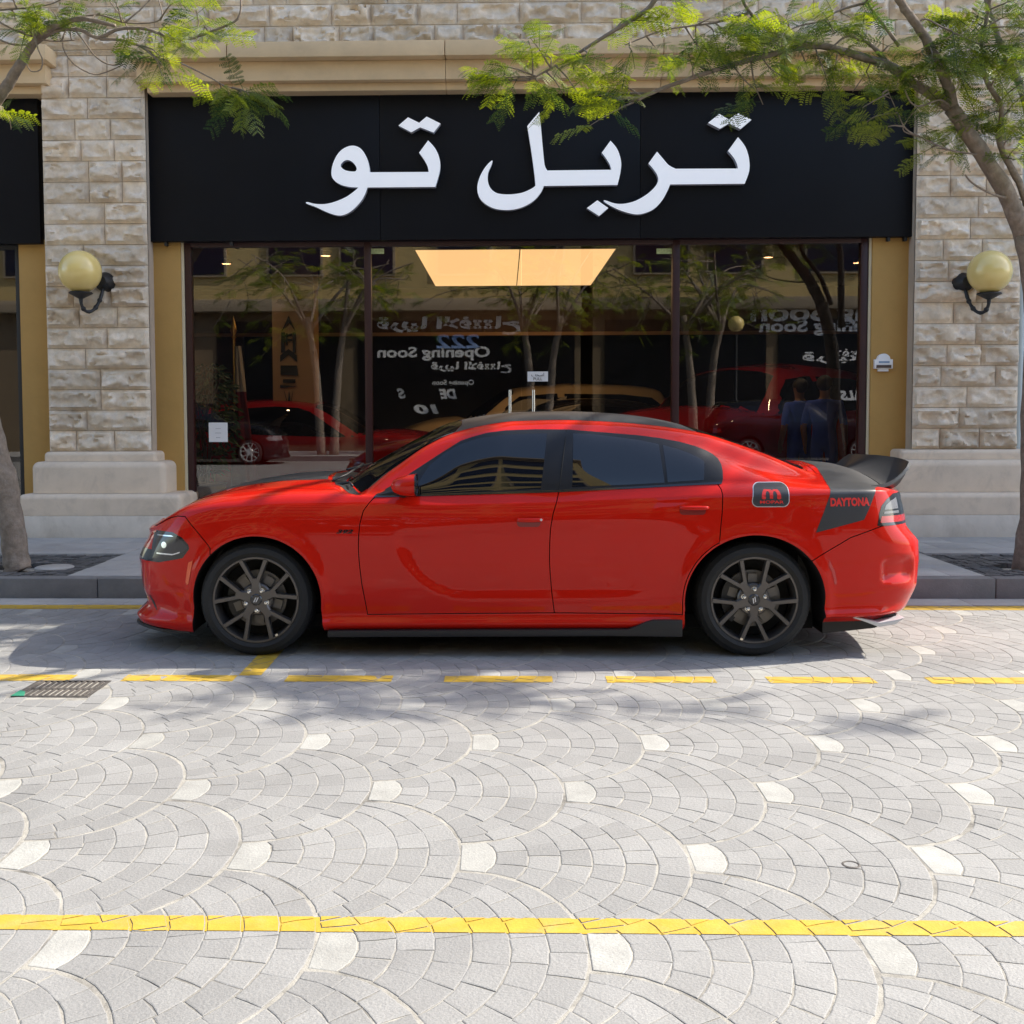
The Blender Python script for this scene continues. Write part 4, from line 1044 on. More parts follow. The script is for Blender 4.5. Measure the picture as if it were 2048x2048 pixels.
# front bumper: flange at the chin and a hollow above it
m2 = smooth((-2.0-x)/.2)*np.exp(-((z-.30)/.05)**2); x += .02*m2; y -= sg_*.012*m2
V = np.stack([x,y,z],1)
BODY = to_mesh(V.tolist(),fs); SK = Skin(BODY)
def Z(*p): return [tuple(q) for q in p]
arch = {}
for nm,cx,rx,rz,xl,xr in (('f',-1.518,.40,.40,-1.945,-1.088),('r',1.524,.425,.405,1.088,1.985)):
    arch[nm] = [(xr,.0)]+[(cx+rx*math.cos(a),.35+rz*math.sin(a)) for a in np.linspace(-.12,math.pi+.12,40)]+[(xl,.0)]
body = BODY
for nm in 'fr':
    for y0,y1 in ((-1.3,-.62),(.62,1.3)): body = boolean(body,prism_mesh(arch[nm],y0,y1),'DIFFERENCE')
ARCHED = body
GAP = .0028
belt = [(-.784,.988),(-.3,1.0),(.332,1.018),(.75,1.037),(1.073,1.054),(1.300,1.065)]
def beltz(xx): return pl(xx,belt)
gapA = [(-.775,.99),(-.80,.975),(-.83,.94),(-.857,.902),(-.877,.83),(-.886,.754),(-.888,.66),(-.882,.573),(-.87,.46),(-.853,.359),(-.838,.262)]
gapB = [(.340,1.02),(.322,.95),(.300,.88),(.285,.79),(.280,.698),(.279,.60),(.283,.517),(.293,.40),(.309,.272)]
gapC = [(1.303,1.066),(1.322,1.03),(1.327,.998),(1.322,.90),(1.312,.80),(1.302,.70)]
archr = [(1.524+.438*math.cos(a),.35+.418*math.sin(a)) for a in np.linspace(math.radians(121),math.radians(184),12)]
top1 = [(xx,beltz(xx)) for xx in np.linspace(.30,-.74,12)]; top2 = [(xx,beltz(xx)) for xx in np.linspace(1.27,.37,10)]
front_poly = gapA[::1]+gapB[::-1]+top1
rear_poly = gapB+[(1.088,.266)]+archr[::-1]+gapC[::-1]+top2
bumper_poly = [(-2.8,-.1),(-1.80,-.1),(-1.80,.674),(-1.885,.77),(-1.971,.862),(-2.03,.862),(-2.10,.842),(-2.2,.79),(-2.8,.79)]
rbump_poly = [(3,-.1),(1.86,-.1),(1.86,.60),(2.1,.735),(2.3,.80),(2.40,.818),(3,.818)]
trunk_poly = [(1.975,-.60),(1.985,0),(1.975,.60),(2.30,.64),(2.44,.60),(2.46,.3),(2.46,-.3),(2.44,-.60),(2.30,-.64)]
hood_poly = [(-2.235,0),(-2.22,.35),(-2.18,.60),(-2.0,.70),(-1.5,.755),(-1.05,.80),(-.98,.74),(-1.04,.4),(-1.07,0)]
hood_poly += [(a,-b) for a,b in hood_poly[-2:0:-1]]
rest = ARCHED
def cutpart(name, poly, spans, axis='y', depth=.0, mats=None, parent=None):
    """a panel: body inside the outline; leaves a narrow shut line in the body"""
    global rest
    o = []
    for (h0,h1),(g0,g1) in spans:
        part = boolean(ARCHED,prism_mesh(grow(densify(poly),-GAP),h0,h1,axis),'INTERSECT')
        rest = boolean(rest,prism_mesh(grow(densify(poly),GAP),g0,g1,axis),'DIFFERENCE')
        part.name = name; o.append(link(name,SK.dress(part,mats or [M['red'],M['plastic']]),parent or car,local=True))
    return o
D2 = (((-1.3,-.80),(-1.3,-.78)),((.80,1.3),(.78,1.3)))
fdoors = cutpart('front_door',front_poly,D2)
rdoors = cutpart('rear_door',rear_poly,D2)
cutpart('front_bumper',bumper_poly,(((-1.4,1.4),(-1.4,1.4)),))
cutpart('rear_bumper',rbump_poly,(((-1.4,1.4),(-1.4,1.4)),))
cutpart('boot_lid',trunk_poly,(((.98,1.5),(.96,1.5)),),'z')
cutpart('bonnet',hood_poly,(((.74,1.5),(.72,1.5)),),'z')
rest.name = 'body'; link('body',SK.dress(rest,[M['red'],M['liner']]),car,local=True)
# glasshouse
dlo = [(-.79,.995),(-.70,1.045),(-.553,1.141),(-.401,1.24),(-.268,1.322),(-.19,1.348),(-.10,1.372),(.015,1.386),(.2,1.392),(.407,1.390),(.667,1.368),(.85,1.352),(.977,1.335),(1.10,1.312),(1.196,1.285),(1.262,1.258),(1.302,1.236),(1.33,1.21),(1.345,1.175),(1.347,1.137),(1.343,1.09),(1.335,1.064),(1.30,1.0650)]+[(xx,beltz(xx)) for xx in np.linspace(1.2,-.76,22)]
fwin = [(-.545,1.0),(-.535,1.06),(-.46,1.17),(-.36,1.25),(-.27,1.30),(-.15,1.338),(.0,1.356),(.15,1.363),(.272,1.365),(.245,1.16),(.228,1.031),(0,1.022),(-.3,1.007)]
rwin = [(.435,1.365),(.55,1.36),(.70,1.343),(.85,1.322),(.965,1.298),(.972,1.2),(.985,1.066),(.75,1.054),(.42,1.041),(.425,1.15)]
qwin = [(.990,1.292),(1.08,1.268),(1.16,1.238),(1.225,1.205),(1.238,1.19),(1.225,1.082),(1.1,1.075),(1.004,1.069)]
NS = (-1.3,-.45)
def side_patch(name,poly,off,m,parent,both=True,span=NS,dz=.03):
    return SK.patch(name,[prism_mesh(densify(poly,dz),span[0],span[1])],off,M[m] if isinstance(m,str) else m,parent,both=both)
side_patch('window_surround',dlo,.0012,'trim',car)
side_patch('front_side_window',fwin,.0022,'tint',car)
side_patch('rear_side_window',rwin,.0022,'tint',car); side_patch('quarter_window',qwin,.0022,'tint',car)
side_patch('belt_trim',[(xx,beltz(xx)-.009) for xx in np.linspace(-.80,1.33,20)]+[(xx,beltz(xx)+.004) for xx in np.linspace(1.335,-.79,20)],.0035,'gloss',car)
# B-pillar split
for d in (0,1):
    bp = MB(); pts = [(.338,1.022),(.352,1.12),(.367,1.22),(.383,1.32),(.394,1.388)]
    q = [Vector((a,SK.y_at(a,b,d==0)+(-.0016 if d==0 else .0016),b)) for a,b in pts]
    bp.tube(q,.0035,6); bp.build('pillar_gap',M['liner'],car,local=True)
def top_patch(name,poly,off,m,z0=.9,keep=None): return SK.patch(name,[prism_mesh(densify(poly,.05),z0,1.7,'z')],off,M[m],car,keep=keep)
sym = lambda p: p+[(a,-b) for a,b in p[::-1] if abs(b)>1e-6]
top_patch('windscreen',sym([(-1.06,0),(-1.03,.35),(-.955,.60),(-.885,.752),(-.69,.688),(-.488,.637),(-.31,.598),(-.275,.4),(-.29,0)]),.0015,'tint')
top_patch('roof_panel',sym([(-.288,0),(-.273,.4),(-.308,.598),(-.10,.585),(.35,.576),(.95,.576),(1.22,.575),(1.17,.4),(1.15,0)]),.0012,'satin')
top_patch('rear_window',sym([(1.155,0),(1.175,.4),(1.225,.575),(1.43,.59),(1.65,.605),(1.88,.622),(1.925,.5),(1.935,0)]),.0015,'tint')
top_patch('cowl_grille',sym([(-1.16,0),(-1.13,.38),(-1.06,.66),(-1.0,.735),(-.93,.775),(-.895,.765),(-.965,.61),(-1.04,.36),(-1.07,0)]),.0018,'plastic')
top_patch('bonnet_stripe',sym([(-2.19,0),(-2.15,.30),(-1.9,.44),(-1.5,.47),(-1.14,.50),(-1.165,.3),(-1.175,0)]),.0014,'satin')
# wipers
w = MB()
for pts in ([(-1.10,-.55,1.065),(-1.04,-.35,1.09),(-.97,-.02,1.145)],[(-1.10,.1,1.10),(-1.05,.3,1.11),(-.98,.55,1.12)],[(-1.08,-.62,1.04),(-.985,-.60,1.055),(-.955,-.69,1.04)]): w.tube(pts,.008,6)
w.build('wiper',M['plastic'],car,smooth=True,local=True)
# tail stripe over boot and flanks, fuel flap
stripe = [(1.983,1.10),(1.983,1.024),(1.972,.99),(1.884,.768),(2.185,.842),(2.215,.90),(2.262,1.0),(2.268,1.016),(2.30,1.10)]
side_patch('flank_stripe',stripe,.0012,'satin',car,span=(-1.3,-.80))
top_patch('boot_stripe',sym([(2.035,0),(2.02,.45),(1.985,.845),(2.27,.835),(2.42,.60),(2.45,0)]),.0013,'satin',1.0,keep=lambda c:c.z>1.0)
def rrect(x0,z0,x1,z1,r,n=6):
    o=[]
    for cx,cz,a0 in ((x1-r,z1-r,0),(x0+r,z1-r,1.571),(x0+r,z0+r,3.1416),(x1-r,z0+r,4.712)):
        o += [(cx+r*math.cos(a0+1.571*t/n),cz+r*math.sin(a0+1.571*t/n)) for t in range(n+1)]
    return o
fp = rrect(1.512,.928,1.722,1.064,.035); fp = [(a+.012*(b-.996)/.07*(a<1.6),b) for a,b in fp]
side_patch('fuel_flap_rim',grow(fp,.005),.0010,'silver',car,False,(-1.3,-.7)); ff = side_patch('fuel_flap',fp,.004,'satin',car,False,(-1.3,-.7))
def decal(mb, vs, fs, cx, cz, off=.0035):
    """flat artwork (x,z) wrapped on the near flank"""
    o = []
    for (a,b) in vs:
        yy = SK.y_at(cx+a,cz+b); o.append((cx+a,(yy if yy is not None else -.93)-off,cz+b))
    mb.add(o,fs)
def dtext(name, txt, x0, x1, zb, h, m, parent, shear=0., bold=.0, off=.003):
    v,f = text_geo(txt,1.,bold=bold,shear=shear,align='LEFT'); a = np.array(v)
    sx = (x1-x0)/(a[:,0].max()-a[:,0].min()); sy = h/(a[:,1].max()-a[:,1].min())
    v = [((p[0]-a[:,0].min())*sx,(p[1]-a[:,1].min())*sy) for p in v]
    mb = MB(); decal(mb,v,f,x0,zb,off); return mb.build(name,m,parent,local=True)
dtext('stripe_lettering','DAYTONA',1.975,2.222,.925,.052,M['decalred'],car,bold=.05,off=.0032)
dtext('engine_badge','392',-1.022,-.918,.764,.025,M['gloss'],car,shear=.35,bold=.04,off=.003)
dtext('flap_lettering','MOPAR',1.548,1.692,.944,.019,M['decalred'],ff,bold=.02,off=.0062)
mb = MB(); arcp = []
cx,cz = 1.618,.985
for t in range(21):
    a = math.pi*t/20; arcp.append((.058*math.cos(a),.062*math.sin(a)))
om = arcp+[(-.058,-.012),(-.046,-.016),(-.034,-.012)]+[(-.034+.0,.012)]+[(-.034+.0125*(1-math.cos(q)),.012+.022*math.sin(q)) for q in np.linspace(.3,math.pi,6)][:-1]+[(-.010,.010),(-.010,-.012),(.010,-.012),(.010,.010)]+[(.034-.0125*(1-math.cos(q)),.012+.022*math.sin(q)) for q in np.linspace(math.pi,.3,6)][1:]+[(.034,.012),(.034,-.012),(.046,-.016),(.058,-.012)]
tr = tessellate_polygon([[Vector((p[0],p[1],0)) for p in om]])
decal(mb,om,[list(t) for t in tr],cx,cz,.0062); mb.build('flap_emblem',M['decalred'],ff,local=True)
# lamps and bumper details
hl = [(-2.214,.748),(-2.12,.756),(-2.049,.752),(-1.992,.723),(-1.955,.686),(-1.948,.670),(-1.982,.640),(-2.051,.618),(-2.11,.613),(-2.214,.625)]
side_patch('headlight_bezel',[(-2.6,.645),(-2.6,.572),(-2.15,.572),(-1.985,.606),(-1.938,.665),(-1.945,.692),(-1.988,.734),(-2.05,.763),(-2.13,.766),(-2.198,.762),(-2.198,.645)],.0012,'gloss',car,span=(-1.3,-.35))
for d in (0,1):
    h = SK.patch('headlight',[prism_mesh(densify(hl,.02),*((-1.3,-.35) if d==0 else (.35,1.3)))],.0022,mat('headlamp_lens',(.03,.03,.034),.08,coat=.3),car)
    for nm,q,m in (('light_strip',[(-2.175,.742),(-2.06,.744),(-2.045,.737),(-2.175,.734)],'chrome'),('light_strip',[(-2.17,.632),(-2.05,.630),(-2.0,.646),(-2.003,.637),(-2.053,.622),(-2.17,.623)],'chrome'),
                   ('projector',[(-2.115+.02*math.cos(t*.524),.682+.02*math.sin(t*.524)) for t in range(12)],'chrome')):
        SK.patch(nm,[prism_mesh(densify(q,.02),*((-1.3,-.35) if d==0 else (.35,1.3)))],.0032,M[m],h)
side_patch('side_marker',[(-1.945,.58),(-1.915,.595),(-1.93,.52),(-1.945,.45),(-1.958,.44),(-1.966,.46),(-1.955,.53)],.003,'amber',car)
side_patch('bumper_slot',[(-2.262,.345),(-2.25,.35),(-2.215,.30),(-2.192,.258),(-2.20,.258),(-2.24,.30)],.0015,'ink',car,span=(-1.3,-.3))
side_patch('rear_marker',[(1.945,.605),(1.965,.61),(2.005,.53),(2.02,.46),(2.005,.45),(1.985,.53)],.0018,'redlens',car)
tl = [(2.272,.802),(2.288,.88),(2.305,.925),(2.345,.962),(2.40,.992),(2.7,.998),(2.7,.802)]
side_patch('tail_light_bezel',tl,.0014,'gloss',car,False,(-1.3,1.3))
for d in (0,1):
    sp = (-1.3,-.55) if d==0 else (.55,1.3)
    q1 = [(2.322,.898),(2.335,.925),(2.37,.948),(2.425,.968),(2.438,.90)]; q2 = [(2.318,.874),(2.323,.887),(2.44,.889),(2.44,.872)]; q3 = [(2.292,.820),(2.303,.860),(2.7,.856),(2.7,.818)]
    t_ = SK.patch('tail_light',[prism_mesh(q3,*sp)],.0026,M['redlens'],car)
    SK.patch('reversing_lens',[prism_mesh(q1,*sp)],.0026,M['clearlens'],t_); SK.patch('lower_lens',[prism_mesh(q2,*sp)],.0026,M['clearlens'],t_)
# sills, splitter, diffuser
for sgn in (-1,1):
    m = MB(); m.prism([(-1.08,.128),(.70,.136),(1.085,.132),(1.085,.236),(.91,.236),(.86,.222),(.76,.178),(-1.08,.166)],sgn*.86,sgn*.957,'y'); m.build('sill_skirt',M['plastic'],car,bevel=.006,local=True)
m = MB(); pts=[]
for t in range(25):
    a = -1+2*t/24; pts.append((-2.395-.04*(1-a*a)+.38*max(0,abs(a)-.55)**1.5*2.2,a*.80))
m.prism(pts+[(-1.96,.85),(-1.96,-.85)],.128,.146,'z'); m.build('front_splitter',M['plastic'],car,local=True)
for sgn in (-1,1): m = MB(); m.prism([(2.10,.248),(2.20,.215),(2.30,.178),(2.40,.195),(2.455,.238),(2.39,.222),(2.30,.207),(2.18,.236)],sgn*.70,sgn*.875,'y'); m.build('diffuser_blade',M['silver'],car,bevel=.006,local=True)
m = MB(); m.prism([(1.98,.12),(2.30,.155),(2.44,.22),(2.40,.30),(1.98,.30)],-.78,.78,'y'); m.build('diffuser',M['plastic'],car,local=True)
m = MB(); m.box(-1.9,-.66,.13,1.95,.66,.22); m.build('underbody',M['liner'],car,local=True)
# spoiler: swept up across the boot
def spoiler():
    n=28; sec=[]
    for i in range(n+1):
        t=-1+2*i/n; a=abs(t); yy=.80*t; yt=.665*t
        c = 1-a**2.2                                   # 1 at centre
        rx=2.39-.03*c-.13*smooth((a-.86)/.14); hz=SK.bvh.ray_cast(Vector((rx,yy*.985,2)),Vector((0,0,-1)))[0]; root=(rx,(hz.z if hz else 1.0)+.004); tip=(2.54+.08*c,1.178+.012*c)
        if a>.93: k=(a-.93)/.07; tip=(tip[0]-.02*k,tip[1]-.03*k)
        top=[]; bot=[]
        for q in range(9):
            u=q/8; px=root[0]+(tip[0]-root[0])*u; pz=root[1]+(tip[1]-root[1])*(u**2.7)
            th=.004+.018*math.sin(math.pi*min(1,u*1.0))**.8*(1-.5*u)
            yq=yy+(yt-yy)*u**.8; top.append((px,yq,pz)); bot.append((px+.012*u,yq,pz-th-.012*u))
        sec.append(top+bot[::-1])
    m=MB(); L=len(sec[0]); vs=[p for s in sec for p in s]; fs=[]
    for i in range(n):
        for j in range(L): k=(j+1)%L; fs.append((i*L+j,i*L+k,(i+1)*L+k,(i+1)*L+j))
    fs+=[tuple(range(L)),tuple(range(n*L,(n+1)*L))[::-1]]; m.add(vs,fs)
    me=m.mesh('spoiler',M['satin']); b=bmesh.new(); b.from_mesh(me); bmesh.ops.recalc_face_normals(b,faces=b.faces); b.to_mesh(me); b.free()
    me.polygons.foreach_set('use_smooth',[True]*len(me.polygons)); me.set_sharp_from_angle(angle=.7); link('spoiler',me,car,local=True)
spoiler()
# mirrors
for sgn in (-1,1):
    m = MB(); rings=[]; 
    for i in range(13):
        u=i/12; xx=-.680+.150*u; k=math.sqrt(max(0,1-(1-u)**2.2)); cy=.995-.01*(1-u); hh=.052*k+.006; ww=.098*k+.006; cz=1.060+.004*u
        rings.append([(xx,sgn*(cy+ww*np.sign(math.cos(a))*abs(math.cos(a))**.75),cz-.004*(1-u)+hh*1.14*np.sign(math.sin(a))*abs(math.sin(a))**.8-.018*(1-u)*0) for a in np.linspace(0,2*math.pi,28,endpoint=False)])
    vs=[p for r in rings for p in r]; fs=[]
    for i in range(12):
        for j in range(28): k=(j+1)%28; fs.append((i*28+j,i*28+k,(i+1)*28+k,(i+1)*28+j))
    fs+=[tuple(range(28))]
    mr=link('door_mirror',None,car,True) if False else None
    me=MB().add(vs,fs).mesh('m',M['red'],smooth=True,angle=1.2); b=bmesh.new(); b.from_mesh(me); bmesh.ops.recalc_face_normals(b,faces=b.faces); b.to_mesh(me); b.free()
    mr=link('door_mirror',me,car,local=True)
    g2=MB().add([(-.528,p[1],p[2]) for p in rings[12]],[tuple(range(28))]); g2.build('mirror_glass',M['tint'],mr,local=True)
    g2=MB().add([(-.5305+.006*q,sgn*.985+(p[1]-sgn*.985)*1.03,1.064+(p[2]-1.064)*1.03) for q in (0,1) for p in rings[12]],[(j,(j+1)%28,28+(j+1)%28,28+j) for j in range(28)]); g2.build('mirror_rim',M['gloss'],mr,smooth=True,local=True)
    a=MB(); a.tube([(-.60,sgn*.955,1.02),(-.61,sgn*.91,1.008),(-.62,sgn*.86,1.003)],[.022,.026,.03],10); a.build('mirror_arm',M['plastic'],mr,smooth=True,local=True)
# sail panel in front of the mirror is part of the window surround; handles
for doors,x0,x1,zc in ((fdoors,.085,.235,.838),(rdoors,1.070,1.235,.912)):
    for d,dr_ in enumerate(doors):
        sgn=-1 if d==0 else 1; n=14; top=[]
        yb=lambda xx,zz: SK.y_at(xx,zz,d==0)
        cup=rrect(x0-.004,zc-.036,x1-.012,zc+.016,.022); SK.patch('handle_cup',[prism_mesh(densify(cup,.02),*((-1.3,-.8) if d==0 else (.8,1.3)))],.0012,mat('handle_recess',(.20,.004,.003),.45,coat=.4),dr_)
        vs=[];fs=[]
        for i in range(n+1):
            u=i/n; xx=x0-.008+(x1-x0+.016)*u; e=min(1,math.sin(math.pi*u)**.35+.02); h=.013*(.55+.45*e); off=.006+.026*e
            for ca,sa in [(math.cos(t),math.sin(t)) for t in np.linspace(0,2*math.pi,10,endpoint=False)]:
                zz=zc+.008+h*ca; vs.append((xx,yb(xx,zz)+sgn*(off+.007*sa),zz))
        for i in range(n):
            for j in range(10): k=(j+1)%10; fs.append((i*10+j,i*10+k,(i+1)*10+k,(i+1)*10+j))
        fs+=[tuple(range(10)),tuple(range(n*10,n*10+10))]
        me=MB().add(vs,fs).mesh('h',M['red'],smooth=True); b=bmesh.new(); b.from_mesh(me); bmesh.ops.recalc_face_normals(b,faces=b.faces); b.to_mesh(me); b.free()
        h_=link('handle',me,dr_,local=True)
        if x0<.5 and d==0:
            k=MB(); k.lathe([(0,.002),(.007,.001),(.008,-.003)],(x1-.008,yb(x1-.008,zc+.008)-.033,zc+.010),'y',12); k.build('key_lock',M['silver'],h_,local=True)
for xx,rot in ((-1.526,math.radians(93)),(1.526,math.radians(126))):
    make_wheel(car,xx,-.912,.352,.352,.25,rot)
    wr=make_wheel(car,xx,.912,.352,.352,.25,rot); wr.rotation_euler=(0,0,math.pi)

# ------------------------------------------------------------------ simpler cars
def upmap(z,k): return z if z<.45 else .45+(z-.45)*k
def suv_tables():
    D = dict(SEDAN); L = [tuple(l) for l in SEDAN['lines']]; k = 1.24; o=[]
    for i,(yt,zt,f,r) in enumerate(L):
        z2 = [(a,upmap(b,k)) for a,b in zt]
        if i>=11:
            dz = (0,.09,.14,.155)[i-11]; keep=[(a,b) for a,b in z2 if a<.45]; z2 = keep+[(.6,1.63+dz),(1.6,1.61+dz),(2.15,1.55+dz),(2.35,1.40+dz*.8),(2.6,1.18+dz*.3)]
            if yt[0]!='B' and i<14: yt=[(a,b) for a,b in yt if a<.45]+[(.6,(.70,.62,.35)[i-11]),(2.2,(.70,.61,.35)[i-11]),(2.6,(.70,.60,.35)[i-11])]
        o.append((yt,z2,f,r))
    D['lines']=o; return D
PROTO = {}
def simple_car(kind, label, loc, rz, pmat, group=None, cat='car', name='parked_car', plate=False, scale=1.):
    r = empty(name,loc,label,cat,group); r.rotation_euler=(0,0,rz); r.scale=(scale,)*3
    if kind not in PROTO:
        D = SEDAN if kind=='sedan' else suv_tables(); s,P = loft(D,.055,.5); v,f = car_mesh(P,nb=6); me = to_mesh(v,f); sk = Skin(me)
        b = me
        for nm in 'fr':
            for y0,y1 in ((-1.3,-.62),(.62,1.3)): b = boolean(b,prism_mesh(arch[nm],y0,y1),'DIFFERENCE')
        PROTO[kind]=(sk,b)
    sk,b = PROTO[kind]
    bm_ = sk.dress(b.copy(),[pmat,M['liner']]); bm_.name='body'; link('body',bm_,r,local=True)
    su = kind=='suv'; k=1.24
    if su:
        d_=[(-.70,1.14),(-.40,1.42),(-.22,1.55),(.3,1.60),(1.5,1.585),(2.0,1.53),(2.15,1.42),(2.10,1.20),(1.2,1.17),(0,1.135)]
        wind=[(-1.06,0),(-1.02,.36),(-.90,.70),(-.66,.68),(-.31,.60),(-.27,.4),(-.29,0)]
        rearw=[(2.20,.0),(2.22,.58),(2.42,.6),(2.45,0)]
    else:
        d_=[(a,b_) for a,b_ in dlo[::2]]; wind=[(-1.06,0),(-1.03,.35),(-.93,.66),(-.69,.66),(-.31,.59),(-.275,.4),(-.29,0)]; rearw=[(1.16,0),(1.225,.575),(1.65,.60),(1.88,.61),(1.93,0)]
    for sp in (NS,(.45,1.3)): sk.patch('side_window',[prism_mesh(d_,*sp)],.002,M['tint'],r)
    sk.patch('windscreen',[prism_mesh(sym(wind),.9,2.2,'z')],.002,M['tint'],r); sk.patch('rear_window',[prism_mesh(sym(rearw),1.0,2.2,'z')],.002,M['tint'],r)
    hl2=[(-2.6,.80 if su else .74),(-2.05,.80 if su else .745),(-1.98,.74 if su else .69),(-2.05,.66 if su else .63),(-2.6,.68 if su else .64)]
    for sp in ((-1.3,-.45),(.45,1.3)):
        sk.patch('headlight',[prism_mesh(hl2,*sp)],.003,M['clearlens'],r)
        sk.patch('tail_light',[prism_mesh([(2.25,.85),(2.3,.98),(2.7,.98),(2.7,.85)],*sp)],.003,M['redlens'],r)
    sk.patch('grille',[prism_mesh([(-2.7,.76),(-2.15,.76),(-2.15,.46),(-2.7,.46)],-.44,.44)],.003,M['gloss'],r)
    if plate:
        y=[sk.bvh.ray_cast(Vector((-4,q,.58)),Vector((1,0,0)))[0].x for q in (-.26,.26,0)]; x=min(y)-.02
        p_=MB().box(x,-.26,.52,x+.012,.26,.64).build('number_plate',M['vinyl'],r,local=True)
        q=MB(); 
        for a_,b_ in ((-.20,-.06),(-.03,.20)): q.box(x-.002,a_,.545,x+.001,b_,.615)
        q.build('plate_field',M['steel'],p_,local=True)
    for xx in (-1.526,1.526):
        make_wheel(r,xx,-.912,.352,.352,.24,.4,'silver',False); w=make_wheel(r,xx,.912,.352,.352,.24,.4,'silver',False); w.rotation_euler=(0,0,math.pi)
    return r

# ------------------------------------------------------------------ inside the showroom
FZ=.17; room = empty('showroom',(0,16.5,FZ),'dim tan and brown car showroom interior behind the shop glass','room')
MB().add([(-14,12.56,FZ),(14,12.56,FZ),(14,22,FZ),(-14,22,FZ)],[(0,1,2,3)]).build('floor',M['shopfloor'],room)
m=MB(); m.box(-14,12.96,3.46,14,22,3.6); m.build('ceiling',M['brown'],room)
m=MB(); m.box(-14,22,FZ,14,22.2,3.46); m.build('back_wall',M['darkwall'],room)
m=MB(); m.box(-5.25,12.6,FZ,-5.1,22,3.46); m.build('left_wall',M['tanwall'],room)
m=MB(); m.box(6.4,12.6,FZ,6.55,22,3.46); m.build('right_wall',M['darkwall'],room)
m=MB(); m.box(-5.1,18.2,2.75,6.4,18.5,3.46); m.build('ceiling_beam',M['brown'],room)
m=MB(); m.box(-5.1,18.16,2.70,6.4,18.2,2.755); m.build('beam_trim',M['tanwall'],room)
a=atY(545,700,15.2).x; b=atY(628,700,15.2).x
m=MB(); m.box(a,15.2,FZ,b,15.6,3.46); col=m.build('pillar',M['tanwall'],room)
m=MB()                                                 # black emblem on the pillar
def eq(x,y): q=atY(340+x*.3675,470+y*.3675,15.19); return (q.x,q.z)
for q in ([(645,440),(607,525),(625,500),(645,475),(665,500),(683,525)],[(605,530),(625,530),(625,640),(605,640)],[(668,530),(684,530),(684,640),(668,640)],[(625,545),(665,535),(665,548),(625,556)],[(625,570),(665,562),(665,575),(625,582)],[(630,535),(640,535),(640,600),(630,600)],[(600,655),(645,620),(690,655),(690,690),(645,650),(600,690)],[(602,710),(690,710),(698,765),(602,760)],[(615,785),(682,785),(682,805),(615,805)],[(600,815),(690,822),(600,832)],[(620,845),(640,915),(648,850),(656,915),(670,845),(655,945),(645,945)]):
    m.prism([eq(*p) for p in q],15.185,15.199,'y')
m.build('pillar_emblem',M['ink'],col)
# lightbox in the ceiling
lb=empty('ceiling_light',(.13,15.5,3.4),'large glowing warm rectangular light panel on the showroom ceiling','light panel')
z=3.44; p1=atY(830,498,13.45); p2=atY(1232,498,13.45)
x0,x1=p1.x,p2.x
MB().add([(x0,13.45,z-.03),(x0,17.4,z-.03),(x1,17.4,z-.03),(x1,13.45,z-.03)],[(0,1,2,3)]).build('diffuser',M['lightbox'],lb)
m=MB()
for q in ((x0-.03,13.42,x1+.03,13.45),(x0-.03,17.4,x1+.03,17.43),(x0-.03,13.45,x0,17.4),(x1,13.45,x1+.03,17.4)): m.box(q[0],q[1],z-.035,q[2],q[3],3.459)
m.build('trim',M['brown'],lb)
for xx in (.18,): MB().box(xx-.006,13.45,z-.034,xx+.006,17.4,z-.031).build('seam',M['brown'],lb)
# recessed ceiling spots, added to brighten the showroom cars and pillar emblem
M['spot']=mat('lit_spot',(.9,.8,.6),.5,emit=(1.,.72,.42),estr=70)
for xx,yy,wh in ((3.3,14.3,'right window'),(-2.2,13.9,'pillar emblem'),(-3.6,14.6,'flag and plant'),(4.6,14.9,'far right end')):
    sp_=empty('added_spotlight',(xx,yy,3.44),'small round ceiling spotlight added to brighten the showroom, above the '+wh,'spotlight','added spotlights in the showroom ceiling')
    MB().lathe([(0,0),(.055,0)],(xx,yy,3.447),n=20).build('bulb',M['spot'],sp_); MB().lathe([(.056,.012),(.056,-.042),(.066,-.042),(.07,.012)],(xx,yy,3.447),n=24).build('trim_ring',M['brown'],sp_,smooth=True,angle=.5)
# potted plant
pc=atY(415,930,13.9); pp=empty('potted_plant',(pc.x,13.9,FZ),'bushy dark green potted plant standing in the left window','plant')
MB().lathe([(0,0),(.17,0),(.22,.42),(.24,.44),(.20,.45),(0,.42)],(pc.x,13.9,FZ),n=24).build('pot',M['pot'],pp,smooth=True,angle=.6)
st=MB(); lv=MB(); r9=random.Random(9)
for i in range(9): st.tube([(pc.x,13.9,FZ+.4),(pc.x+r9.uniform(-.15,.15),13.9+r9.uniform(-.15,.15),1.1),(pc.x+r9.uniform(-.3,.3),13.9+r9.uniform(-.3,.3),1.9)],.012,5)
for i in range(620):
    t=r9.uniform(-1,1); rad=.40*math.sqrt(max(0,1-t*t))*math.sqrt(r9.random()); a_=r9.uniform(0,6.283)
    c_=Vector((pc.x+rad*math.cos(a_)*1.0,13.9+rad*math.sin(a_)*.9,1.42+t*.68)); d_=Vector((math.cos(a_)+r9.gauss(0,.5),math.sin(a_)+r9.gauss(0,.5),r9.gauss(-.2,.5))).normalized(); s_2=d_.orthogonal().normalized(); l_=r9.uniform(.08,.15); w_=l_*.2
    lv.add([c_,c_+d_*l_*.5+s_2*w_,c_+d_*l_-Vector((0,0,.02)),c_+d_*l_*.5-s_2*w_],[(0,1,2,3)])
st.build('stem',M['twig'],pp); lv.build('foliage',M['potted'],pp)
